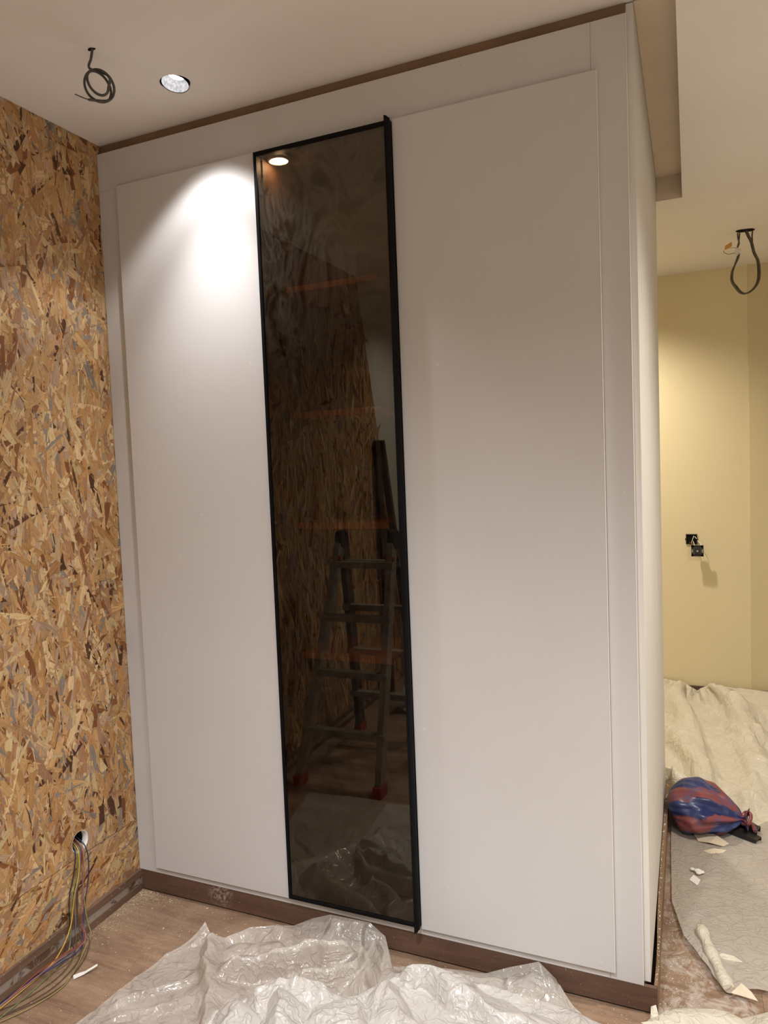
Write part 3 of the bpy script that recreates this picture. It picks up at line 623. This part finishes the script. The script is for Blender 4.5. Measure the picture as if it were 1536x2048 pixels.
def seg_dist(X, Y, poly):
    best = np.full(X.shape, 1e9); sgn = np.zeros(X.shape); tt = np.zeros(X.shape); hz = np.zeros(X.shape); tot = 0
    Ls = [math.dist(a[:2], b[:2]) for a, b in zip(poly, poly[1:])]; T = sum(Ls)
    for (a, b, l_) in zip(poly, poly[1:], Ls):
        dx, dy = (b[0] - a[0]) / l_, (b[1] - a[1]) / l_
        s0 = (X - a[0]) * dx + (Y - a[1]) * dy; s_ = np.clip(s0, 0, l_); d = np.hypot(X - a[0] - dx * s_, Y - a[1] - dy * s_); c_ = dx * (Y - a[1]) - dy * (X - a[0])
        m = d < best; best = np.where(m, d, best); sgn = np.where(m, np.sign(c_), sgn); tt = np.where(m, (tot + s_) / T, tt); hz = np.where(m, a[2] + (b[2] - a[2]) * s_ / l_, hz); tot += l_
    return best, sgn, tt, hz
def folded(P, folds, seed, n_small=140, smin=0.002, smax=0.010, keep=0.03, box_=None, ends=0.12, edge_keep=('v0',), wave=0.006, lip=0):
    """sharp-ridged folds: each polyline carries its ridge height; the film falls to the left and right over its own widths"""
    rg = random.Random(seed); X, Y = P[..., 0].copy(), P[..., 1].copy()
    wx = 0.012 * np.sin(X * 23 + Y * 11 + seed) + 0.006 * np.sin(Y * 61 - X * 37); wy = 0.012 * np.sin(Y * 19 - X * 17 + 2 * seed) + 0.006 * np.sin(X * 53 + Y * 29)
    big = np.zeros(X.shape)
    for poly, wl, wr in folds:
        d, sg, t, h = seg_dist(X + wx, Y + wy, poly); w_ = np.where(sg > 0, wl, wr)
        x_ = np.clip(d / w_, 0, 1); prof = (1 - x_ ** 1.7) * (1 - 0.35 * x_)
        tap = np.clip(np.minimum(t, 1 - t) / ends, 0.25, 1)
        big = np.maximum(big, h * prof * (0.4 + 0.6 * tap))
    x0, x1, y0, y1 = box_ or (X.min(), X.max(), Y.min(), Y.max()); sm = np.zeros(X.shape)
    for i in range(n_small):
        cx, cy, a = rg.uniform(x0, x1), rg.uniform(y0, y1), rg.uniform(0, math.pi); l_ = rg.uniform(0.03, 0.16); h = rg.uniform(smin, smax); w_ = h * rg.uniform(1.4, 3.5)
        k = rg.uniform(-0.5, 0.5) * l_
        p = [(cx - math.cos(a) * l_ / 2, cy - math.sin(a) * l_ / 2, h * .2), (cx - math.sin(a) * k * .3, cy + math.cos(a) * k * .3, h), (cx + math.cos(a) * l_ / 2, cy + math.sin(a) * l_ / 2, h * .2)]
        reach = l_ / 2 + 4 * w_; m = (np.abs(X - cx) < reach) & (np.abs(Y - cy) < reach)
        if not m.any(): continue
        d, sg, t, hh = seg_dist(X[m] + wx[m] * .3, Y[m] + wy[m] * .3, p); w2 = np.where(sg > 0, w_ * rg.uniform(.4, 1), w_ * rg.uniform(1, 2.4))
        sm[m] += hh * np.clip(1 - d / w2, 0, 1) ** 1.3 * (1 if rg.random() < .75 else -.5)
    und = wave * (np.sin(X * 14 + 2 * np.sin(Y * 9)) * np.sin(Y * 16 + X * 5 + seed) + 1)
    nu_, nv_ = X.shape; v = np.linspace(0, 1, nv_)[None]; ed = np.clip(v / keep, 0, 1) if 'v0' in edge_keep else np.ones((1, nv_))
    ui = np.linspace(0, 1, nu_)[:, None]
    if 'u0' in edge_keep: ed = ed * np.clip(ui / keep, 0, 1)
    lipf = np.sqrt(np.clip(1 - (1 - np.clip(v / lip, 0, 1)) ** 2, 0.02, 1)) if lip else 1
    P = P.copy(); P[..., 2] = np.maximum(P[..., 2] * np.exp(-v * 14 * (1 if 'v0' in edge_keep else 0)), big * ed) + (sm + und) * ed + 0.003
    P[..., 2] = np.maximum(P[..., 2] * lipf, 0.002); return P
# front sheet: crumpled milky film heaped against the plinth
e0 = ([0, .04, .08, .14, .21, .25, .31, .37, .48, .53, .58, .66, .78, .84, .90, .94, 1],
      [(.390, -.155, .052), (.425, -.172, .020), (.463, -.178, .018), (.521, -.100, .030), (.600, -.055, .028), (.640, -.030, .020), (.70, -.014, .048), (.765, -.011, .074), (.90, -.011, .078), (.955, -.025, .055), (1.00, -.085, .010),
       (1.10, -.050, .012), (1.26, -.022, .014), (1.33, -.014, .045), (1.41, -.011, .079), (1.455, -.012, .042), (1.505, -.060, .004)])
e1 = ([0, .5, 1], [(.22, -.95, .004), (.9, -1.0, .004), (1.7, -.95, .004)])
l0 = ([0, .18, .45, 1], [(.390, -.155, .052), (.325, -.28, .006), (.285, -.56, .003), (.22, -.95, .003)])
l1 = ([0, .12, .35, 1], [(1.505, -.060, .004), (1.60, -.14, .004), (1.68, -.5, .004), (1.7, -.95, .004)])
F0 = coons(e0, e1, l0, l1, 330, 230)
FO = [([(.402, -.165, .050), (.455, -.243, .050), (.535, -.356, .046), (.655, -.513, .045), (.70, -.6, .03)], .10, .03),
      ([(.440, -.190, .026), (.529, -.113, .030), (.619, -.079, .030), (.70, -.05, .03)], .06, .06),
      ([(.500, -.228, .020), (.579, -.163, .026), (.660, -.118, .030)], .03, .06),
      ([(.573, -.372, .040), (.593, -.297, .060), (.67, -.226, .072), (.798, -.160, .082), (.90, -.135, .086)], .09, .045),
      ([(.79, -.296, .055), (.85, -.259, .070), (.915, -.196, .080), (.93, -.10, .085)], .07, .035),
      ([(.765, -.012, .076), (.83, -.02, .080), (.90, -.012, .080)], .09, .12),
      ([(.930, -.06, .072), (.955, -.165, .058), (.97, -.27, .05)], .05, .08),
      ([(1.02, -.12, .03), (1.147, -.085, .032), (1.294, -.075, .030), (1.45, -.07, .012)], .04, .09),
      ([(1.41, -.012, .076), (1.38, -.05, .050), (1.32, -.09, .03)], .08, .08),
      ([(.33, -.52, .010), (.43, -.38, .016), (.47, -.30, .014)], .02, .02), ([(.36, -.58, .012), (.47, -.47, .016), (.52, -.40, .016)], .015, .03)]
PA = folded(F0, FO, 11, 330, .0012, .008, keep=.02, box_=(.25, 1.6, -.65, 0), wave=.0035)
PA[..., 1] = np.minimum(PA[..., 1], -.0095)
o = sheet('plastic_sheet', PA, M_FILM); tag(o, 'crumpled milky plastic dust sheet heaped on the floor against the wardrobe plinth', 'plastic sheet')
# second, whiter layer lying crumpled on top of it
A0 = [(.655, -.504, .050), (.663, -.455, .056), (.708, -.400, .062), (.762, -.330, .066), (.829, -.311, .064), (.961, -.301, .066), (1.014, -.217, .060), (1.048, -.151, .055), (1.147, -.100, .050), (1.294, -.085, .042), (1.487, -.075, .020), (1.591, -.095, .006)]
AC = catmull(A0, 8); acl = np.cumsum([0] + [(b - a).length for a, b in zip(AC, AC[1:])]); a0 = (list(acl / acl[-1]), [tuple(p) for p in AC])
a1 = ([0, 1], [(.62, -.9, .05), (1.66, -.9, .03)])
b0 = ([0, 1], [A0[0], (.62, -.9, .05)]); b1 = ([0, 1], [A0[-1], (1.66, -.9, .03)])
FB = [([(.715, -.46, .058), (.735, -.52, .062), (.755, -.60, .06)], .06, .06), ([(.785, -.38, .062), (.81, -.44, .068), (.85, -.52, .066), (.88, -.62, .06)], .12, .06),
      ([(.70, -.425, .060), (.77, -.37, .068), (.86, -.345, .064), (.95, -.335, .064)], .03, .12), ([(.965, -.36, .062), (1.00, -.42, .064), (1.02, -.52, .06)], .09, .12),
      ([(1.050, -.185, .055), (1.13, -.170, .060), (1.215, -.175, .060), (1.333, -.195, .050), (1.46, -.23, .03)], .10, .045), ([(1.02, -.25, .060), (1.12, -.32, .055), (1.27, -.38, .045)], .06, .11)]
G0 = coons(a0, a1, b0, b1, 340, 240); G0[..., 1] = np.minimum(G0[..., 1], -.02)
PB = folded(G0, FB, 23, 230, .001, .009, keep=.05, box_=(.6, 1.65, -.62, -.05), wave=.006, lip=.035)
base_h = 0.035 * np.exp(-((PB[..., 0] - .85) / .33) ** 2); PB[..., 2] += base_h * np.clip(np.linspace(0, 1, PB.shape[1])[None] / .06, 0, 1) + .006
M_FILMW = film('white_plastic_film', (0.73, 0.685, 0.63), 0.90, 0.35, spec=0.7, rough=0.3)
o = sheet('plastic_sheet', PB, M_FILMW); tag(o, 'whiter plastic sheet lying bunched on top of the crumpled heap by the wardrobe', 'plastic sheet')

# passage floor: dusty film along the wardrobe side
d0 = ([0, .3, .6, 1], [(1.722, 1.30, .004), (2.1, 1.32, .01), (2.6, 1.3, .006), (3.4, 1.3, .004)])
d1 = ([0, .12, .3, 1], [(1.875, .150, .010), (1.96, .185, .008), (2.2, .20, .006), (3.4, .2, .004)])
dl_ = ([0, .3, .55, .75, 1], [(1.722, 1.30, .004), (1.728, .90, .006), (1.738, .55, .008), (1.775, .36, .016), (1.875, .150, .012)])
dr = ([0, 1], [(3.4, 1.3, .004), (3.4, .2, .004)])
P3 = folded(coons(d0, d1, dl_, dr, 240, 130), [([(1.76, .45, .012), (1.80, .33, .022), (1.86, .20, .022)], .01, .06), ([(1.9, .33, .014), (2.0, .36, .016), (2.3, .34, .014)], .03, .01)], 5, 160, .0008, .0035, keep=.02, box_=(1.7, 2.5, .15, 1.3), edge_keep=(), wave=.0012)
o = sheet('plastic_sheet', P3, M_FILMD); tag(o, 'dusty plastic film spread flat on the passage floor in front of the bag', 'plastic sheet')
c0 = ([0, .3, .38, .45, .55, .68, .8, 1], [(1.2, YF - .017, .06), (1.66, YF - .017, .092), (1.76, YF - .018, .082), (1.83, YF - .03, .045), (1.90, YF - .018, .085), (2.03, YF - .018, .072), (2.25, YF - .05, .04), (2.9, YF - .03, .07)])
c1 = ([0, .28, .6, 1], [(1.2, 1.36, .012), (1.74, 1.16, .012), (2.2, 1.22, .012), (2.9, 1.1, .012)])
cl_ = ([0, 1], [(1.2, YF - .017, .06), (1.2, 1.36, .012)]); cr = ([0, 1], [(2.9, YF - .03, .07), (2.9, 1.1, .012)])
def sidec(P):
    inside = (P[..., 1] < L + 0.01) & (P[..., 0] < 1.722)
    P[..., 0] = np.where(inside, 1.722, P[..., 0]); P[..., 1] = np.minimum(P[..., 1], YF - 0.016); return P
P4 = simulate(coons(c0, c1, cl_, cr, 26, 26), (1.003, 1.004), 3, (20, 12, 6), 31, bend=0.1, amp=0.006, pin={'v0': c0}, collide=sidec, fric=0.7)
P4 = upsample(upsample(P4))[:, :]
P4[..., 2] += 0.008 + (folded(P4 * np.array([1, 1, 0]), [([(1.95, 2.15, .015), (2.1, 2.2, .03), (2.5, 2.25, .035)], .05, .14), ([(2.0, 1.85, .012), (2.15, 1.8, .02), (2.4, 1.7, .025)], .12, .03), ([(1.83, 1.75, .010), (1.95, 1.55, .014), (2.1, 1.38, .018)], .04, .10), ([(1.85, 2.6, .02), (2.05, 2.55, .04), (2.3, 2.5, .04)], .04, .09)], 8, 170, .001, .006, edge_keep=(), box_=(1.6, 2.6, 1.1, 2.8), wave=.002)[..., 2] - .003)
o = sheet('plastic_sheet', P4, M_FILMC); tag(o, 'cream plastic dust sheet wrinkled over the passage floor up to the yellow wall', 'plastic sheet')
g0 = ([0, .35, 1], [(1.70, -.20, .003), (1.863, .020, .003), (2.3, .36, .004)])
g1 = ([0, 1], [(1.70, -.9, .003), (2.8, -.9, .003)]); gl_ = ([0, 1], [(1.70, -.20, .003), (1.70, -.9, .003)]); gr = ([0, 1], [(2.3, .36, .004), (2.8, -.9, .003)])
P5 = simulate(coons(g0, g1, gl_, gr, 14, 14), (1.01, 1.01), 2, (20, 15), 9, amp=0.004, pin={'v0': g0}, fric=0.8, collide=lambda P: np.maximum(P, np.array([1.69, -9, .003])))
o = sheet('plastic_sheet', P5 + np.array([0, 0, .004]), M_FILMC); tag(o, 'corner of a pale plastic sheet on the floor at the right of the wardrobe corner', 'plastic sheet')

h0 = ([0, .2, 1], [(.25, -1.98, .01), (.8, -1.95, .01), (3.5, -1.0, .01)]); h1 = ([0, 1], [(.25, -4.4, .01), (3.5, -4.4, .01)])  # sheet added on unseen floor to bounce light upward; also shows in the glass
P6 = simulate(coons(h0, h1, ([0, 1], [h0[1][0], h1[1][0]]), ([0, 1], [h0[1][1], h1[1][1]]), 24, 24), (1.03, 1.03), 2, (30, 20), 41, bend=0.08, amp=0.02, pin={})
o = sheet('plastic_sheet', P6, M_FILMW); tag(o, 'white dust sheet added over the room floor to bounce light, seen only as a reflection in the glass door', 'plastic sheet')

# rolled edge of film with a paper flap
rp = empty('plastic_roll', (1.858, 0.255, 0), 'short white roll of folded plastic film lying on the dusty film', 'plastic roll')
bm = bmesh.new(); pts = catmull([(1.825 - 1.86, .46 - .31, .030), (1.838 - 1.86, .40 - .31, .026), (1.865 - 1.86, .30 - .31, .022), (1.892 - 1.86, .205 - .31, .020)], 6)
tube(bm, pts, [0.014 + 0.006 * math.sin(i * .5) ** 2 for i in range(len(pts))], 14, 0.8); obj('roll', bm, M_FILMC, rp)
def slab(name, pts, th, mat, parent=None, curl=None):
    bm = bmesh.new(); n_ = len(pts)
    a = [bm.verts.new((p[0], p[1], p[2])) for p in pts]; b = [bm.verts.new((p[0], p[1], p[2] + th)) for p in pts]
    bm.faces.new(a[::-1]); bm.faces.new(b)
    for k in range(n_): bm.faces.new((a[k], a[(k + 1) % n_], b[(k + 1) % n_], b[k]))
    bmesh.ops.triangulate(bm, faces=[f for f in bm.faces if len(f.verts) > 4]); bmesh.ops.recalc_face_normals(bm, faces=bm.faces)
    return obj(name, bm, mat, parent)
o = slab('flap', [(.035, -.115, .016), (.062, -.09, .034), (.085, -.10, .022), (.10, -.115, .010), (.07, -.112, .012)], .0008, M_PAPER, rp)
o = slab('torn_edge', [(-.003, .035, .014), (.02, .045, .024), (.05, .045, .022), (.072, .035, .016), (.03, .02, .012)], .0008, M_FILMC, rp)

# ------------------------------------------------------------------ bag with black bars
bg = empty('striped_bag', (1.872, 1.135, 0), 'knotted plastic bag with blue and red stripes lying beside the wardrobe wall', 'bag')
n = N('striped_bag_plastic'); n.rough(0.33, 0.5)
uvn = n.new('ShaderNodeUVMap', uv_map='stripe'); sx = n.new('ShaderNodeSeparateXYZ'); n.link(uvn.outputs[0], sx.inputs[0])
nz = n.noise(n.coord('Object'), 14, 3); ad = n.new('ShaderNodeMath', operation='MULTIPLY_ADD'); n.link(nz, ad.inputs[0]); ad.inputs[1].default_value = 0.9; n.link(sx.outputs[0], ad.inputs[2])
sn = n.new('ShaderNodeMath', operation='SINE'); m_ = n.new('ShaderNodeMath', operation='MULTIPLY'); m_.inputs[1].default_value = 5.0; n.link(ad.outputs[0], m_.inputs[0]); n.link(m_.outputs[0], sn.inputs[0])
br = n.ramp(n.noise(n.coord('Object'), 9, 2), [(0.45, 0), (0.55, 1)])
c = n.mix(n.ramp(sn.outputs[0], [(0.0, 0), (0.25, 1)]), (0.020, 0.032, 0.13), (0.24, 0.065, 0.07))
c = n.mix(n.ramp(n.noise(n.coord('Object'), 22, 2), [(0.5, 0), (0.62, 0.6)]), c, (0.07, 0.10, 0.22))
n.col(c); M_BAG = n.m
nu, nv = 110, 90; V = []; UVb = []
ax = Vector((1.0, -0.12, 0)).normalized(); ay = Vector((0.12, 1, 0)).normalized()
for i in range(nu + 1):
    t = i / nu; a = -0.150 + 0.268 * t
    prof = (math.sin(math.pi * min(1, t / 0.94) ** 0.62) ** 0.62 if t < 0.94 else 0) if 0 < t < 0.94 else 0
    prof = max(prof, 0.10 if t > 0.5 else 0.0); neck = max(0, (t - 0.35) / 0.6)
    if t > 0.94: prof = 0.10 + (t - 0.94) * 4.0
    for j in range(nv):
        ph = 2 * math.pi * j / nv
        fold = 1 + neck * (0.22 * math.sin(9 * ph + 1.2 * math.sin(3 * t)) + 0.06 * math.sin(17 * ph + 4 * t)) + 0.05 * math.sin(5 * ph + 9 * t) + 0.05 * abs(math.sin(11 * ph + 5 * t)) + 0.035 * math.sin(12 * t + 3 * ph) + 0.02 * math.sin(23 * t - 6 * ph)
        r1 = 0.135 * prof * fold; r2 = 0.086 * prof * fold
        h = 0.074 - 0.02 * t + r2 * math.sin(ph) * (1.05 if math.sin(ph) > 0 else 0.95); h = max(h, 0.0035 + 0.001 * math.sin(40 * t))
        p = ax * (a + 0.01 * math.sin(ph * 2) * prof) + ay * (r1 * math.cos(ph)) + Vector((0, 0, h + 0.009))
        V.append(p); UVb.append((ph * 1.0 + 0.9 * t, t))
F = []; UL = []
for i in range(nu):
    for j in range(nv):
        q = (i * nv + j, (i + 1) * nv + j, (i + 1) * nv + (j + 1) % nv, i * nv + (j + 1) % nv); F.append(q)
        for s_ in q: UL.append(UVb[s_] if not (j == nv - 1 and s_ % nv == 0) else (UVb[s_][0] + 2 * math.pi, UVb[s_][1]))
me = bpy.data.meshes.new('bag_body'); me.from_pydata([tuple(p) for p in V], [], F); u = me.uv_layers.new(name='stripe'); u.data.foreach_set('uv', np.array(UL, 'f').ravel())
me.polygons.foreach_set('use_smooth', [True] * len(F)); obj('bag_body', me, M_BAG, bg); bg.scale = (1.04, 1.04, 1.04)
bm = bmesh.new(); kp = catmull([ax * 0.10 + Vector((0, .0, .062)), ax * 0.112 + Vector((0, .025, .075)), ax * 0.128 + Vector((0, 0, .085)), ax * 0.118 + Vector((0, -.028, .062)), ax * 0.10 + Vector((0, -.01, .05)), ax * 0.13 + Vector((0, .01, .045)), ax * 0.14 + Vector((0, -.02, .035))], 6)
tube(bm, kp, 0.010, 10, 0.6); u = bm.loops.layers.uv.new('stripe')
obj('knot', bm, M_BAG, bg)
for k, (a, b, lab) in enumerate([((1.93, 1.165, .042), (2.030, 1.125, .036), 'upper black metal bar sticking out of the striped bag'), ((1.93, 1.115, .034), (2.025, 1.060, .026), 'lower black metal bar sticking out of the striped bag')]):
    bb = empty('black_bar', a, lab, 'bar', 'black bars in the bag'); a_ = Vector(a); d_ = Vector(b) - a_
    bm = bmesh.new()
    s_ = d_.normalized().cross(Vector((0, 0, 1)))
    bar(bm, Vector((0, 0, 0)), d_, 0.040, 0.004); obj('web', bm, M_BLACKP, bb)
    for sg in (-1, 1):
        bm = bmesh.new(); bar(bm, s_ * sg * 0.0185 + Vector((0, 0, -.010)), d_ + s_ * sg * 0.0185 + Vector((0, 0, -.010)), 0.003, 0.018); obj('flange', bm, M_BLACKP, bb)

# ------------------------------------------------------------------ loose scraps
def scrap(name, pts, label, mat=M_PAPER, group=None, th=0.0012, cat='scrap'):
    cx = sum(p[0] for p in pts) / len(pts); cy = sum(p[1] for p in pts) / len(pts)
    o = slab(name, [(p[0] - cx, p[1] - cy, p[2]) for p in pts], th, mat); o.location = (cx, cy, 0); return tag(o, label, cat, group)
scrap('paper_scrap', [(1.795, 1.075, .016), (1.83, 1.10, .020), (1.845, 1.03, .014), (1.885, 1.045, .022), (1.925, 1.01, .014), (1.905, .985, .012), (1.86, .985, .018), (1.82, .995, .012)], 'large torn cream paper scrap on the film just in front of the striped bag', cat='paper')
scrap('paper_scrap', [(1.835, .925, .012), (1.87, .945, .018), (1.915, .955, .014), (1.90, .935, .011), (1.86, .918, .010)], 'narrow curled paper strip just below the large torn scrap', cat='paper')
scrap('plaster_flake', [(1.790, .70, .012), (1.803, .735, .013), (1.825, .71, .013), (1.815, .672, .012)], 'flat square plaster flake on the dusty film beside the lumpy crumb', M_WHITE, cat='plaster flake', th=0.003)
bm = bmesh.new(); rg = random.Random(3)
for k in range(9): bmesh.ops.create_icosphere(bm, subdivisions=2, radius=rg.uniform(.007, .011), matrix=Matrix.Translation((rg.uniform(-.016, .016), rg.uniform(-.012, .012), .008)) @ Matrix.Diagonal((1, 1, .55, 1)))
o = obj('plaster_crumb', bm, M_WHITE); o.location = (1.815, .757, .012); tag(o, 'lumpy white plaster crumb on the dusty film', 'plaster crumb')
scrap('paper_scrap', [(0.120, -.452, .0015), (0.135, -.465, .002), (0.150, -.440, .004), (0.172, -.405, .014), (0.168, -.400, .016), (0.146, -.428, .006), (0.132, -.440, .004)], 'curled white paper shaving on the laminate floor beside the wires', M_WHITE, cat='paper')
scrap('paper_scrap', [(1.70, -.10, .002), (1.735, -.085, .002), (1.712, -.022, .045), (1.700, -.026, .04)], 'pointed plastic scrap standing at the corner of the plinth', M_FILMC, cat='scrap')
for k, (px_, py_, lab) in enumerate(((1.335, -.035, 'ring-shaped white shaving lying under the plinth near the corner'), (1.40, -.022, 'small white crumb lying under the plinth right of the ring-shaped shaving'))):
    bm = bmesh.new(); tube(bm, catmull([(.008 * math.cos(a), .006 * math.sin(a), .003) for a in (0, .8, 1.6, 2.4, 3.2, 4.0, 4.8)][: 7 - 3 * k], 5), .0014, 6); o = obj('wood_shaving', bm, M_WHITE); o.location = (px_, py_, 0); tag(o, lab, 'shaving', 'shavings at the plinth')
# sawdust and grit
bm = bmesh.new(); rg = random.Random(12)
for i in range(2600):
    m = rg.random()
    if m < 0.62:
        yy = -abs(rg.gauss(0, 0.16)) - .004; xx = 0.013 + abs(rg.gauss(0, 0.045)); 
        if rg.random() < .35: xx, yy = 0.014 + abs(rg.gauss(0, .10)), -abs(rg.gauss(0, .03)) - .003
    elif m < 0.92: xx, yy = rg.uniform(0.02, .6), -rg.uniform(0.01, .68)
    else: xx, yy = rg.uniform(0.95, 1.7), -rg.uniform(0.003, .15)
    s = rg.uniform(.0005, .0016) * (2.2 if rg.random() < .05 else 1)
    a = rg.uniform(0, 6.28); ca, sa = math.cos(a) * s * rg.uniform(1, 2.6), math.sin(a) * s * rg.uniform(1, 2.6)
    z = rg.uniform(0.0003, 0.0012); vs = [bm.verts.new((xx + ca, yy + sa, z)), bm.verts.new((xx - sa * .4, yy + ca * .4, z + s * .8)), bm.verts.new((xx - ca, yy - sa, z)), bm.verts.new((xx + sa * .4, yy - ca * .4, z + s * .3))]; bm.faces.new(vs)
o = obj('sawdust', bm, plain('sawdust_chips', (0.60, 0.46, 0.29), .9, .1, noise=.3, scale=200)); tag(o, 'fine pale sawdust and crumbs scattered over the laminate floor along the baseboards', 'sawdust', kind='stuff')
bm = bmesh.new()
for i in range(900):
    xx = 1.716 + abs(rg.gauss(0, .05)) if i % 2 else rg.uniform(1.73, 2.3); yy = rg.uniform(-.03, .55) if i % 2 else rg.uniform(.15, 1.1); s = rg.uniform(.0003, .0011) * (2 if rg.random() < .04 else 1)
    z = .0005 if i % 2 else .012; a = rg.uniform(0, 6.28); ca, sa = math.cos(a) * s * 1.6, math.sin(a) * s * 1.6
    bm.faces.new([bm.verts.new((xx + ca, yy + sa, z)), bm.verts.new((xx - sa * .6, yy + ca * .6, z + s * .8)), bm.verts.new((xx - ca, yy - sa, z)), bm.verts.new((xx + sa * .6, yy - ca * .6, z + s * .3))])
o = obj('plaster_grit', bm, M_WHITE); tag(o, 'white plaster grit strewn along the side baseboard of the wardrobe', 'grit', kind='stuff')

# ------------------------------------------------------------------ what the glass door reflects: ladder and battens behind, left of the frame
ld = empty('step_ladder', (0.32, -1.35, 0), 'folding aluminium step ladder with black hinges and red locks, reflected in the glass door', 'ladder')
lo3 = Vector((0.37, -1.2, 0))
def lp(x, y_, z): return Vector((x, y_, z)) - lo3
def sec(y0, y1, zt_, wb, wt, cx0, rungs, rmat=M_ALU, t0=0.03):
    for s_ in (-1, 1):
        bm = bmesh.new(); bar(bm, lp(cx0 + s_ * wb / 2, y0, t0), lp(cx0 + 0.06 + s_ * wt / 2, y1, zt_), 0.028, 0.065, (0, 1, 0)); ra = obj('rail', bm, rmat, ld)
        bm = bmesh.new(); bar(bm, lp(cx0 + s_ * wb / 2, y0, 0.0), lp(cx0 + s_ * wb / 2, y0, 0.05), 0.040, 0.08, (0, 1, 0)); tag(obj('foot', bm, M_RED, ra), 'dark red rubber foot')
    for z in rungs:
        t = z / zt_; yy = y0 + (y1 - y0) * t; ww = wb + (wt - wb) * t; cc = cx0 + 0.06 * t
        bm = bmesh.new(); bar(bm, lp(cc - ww / 2 - .02, yy + .02, z), lp(cc + ww / 2 + .02, yy + .02, z), 0.045, 0.030); obj('rung', bm, M_ALU, ld)
sec(-0.88, -1.16, 1.10, 0.40, 0.27, 0.385, (0.25, 0.51, 0.76, 1.005))
sec(-1.62, -1.20, 1.10, 0.42, 0.27, 0.385, (0.25, 0.51, 0.76, 1.00), M_BATTEN)
for s_ in (-1, 1):
    bm = bmesh.new(); bmesh.ops.create_cone(bm, cap_ends=True, radius1=.045, radius2=.045, depth=.035, segments=20, matrix=Matrix.Translation(lp(0.445 + s_ * .135, -1.18, 1.12)) @ Matrix.Rotation(math.pi / 2, 4, 'Y'))
    hg = obj('hinge', bm, M_BLACKP, ld)
    bm = bmesh.new(); bmesh.ops.create_cone(bm, cap_ends=True, radius1=.022, radius2=.018, depth=.03, segments=12, matrix=Matrix.Translation(lp(0.445 + s_ * .135, -1.13, 1.03)) @ Matrix.Rotation(math.pi / 2, 4, 'X')); tag(obj('lock', bm, M_RED, hg), 'red lock knob')
o = bm = bmesh.new(); bar(bm, (0.05, -2.45, 0.0), (0.025, -2.42, 1.62), 0.04, 0.03); tag(obj('wooden_batten', bm, M_BATTEN), 'upright dark wooden batten against the left wall, seen reflected in the glass door', 'batten', 'battens by the wall')
bm = bmesh.new(); bar(bm, (0.06, -2.85, 0.0), (0.035, -2.47, 1.62), 0.04, 0.03); tag(obj('wooden_batten', bm, M_BATTEN), 'slanting dark wooden batten leaning on the upright one, reflected in the glass door', 'batten', 'battens by the wall')
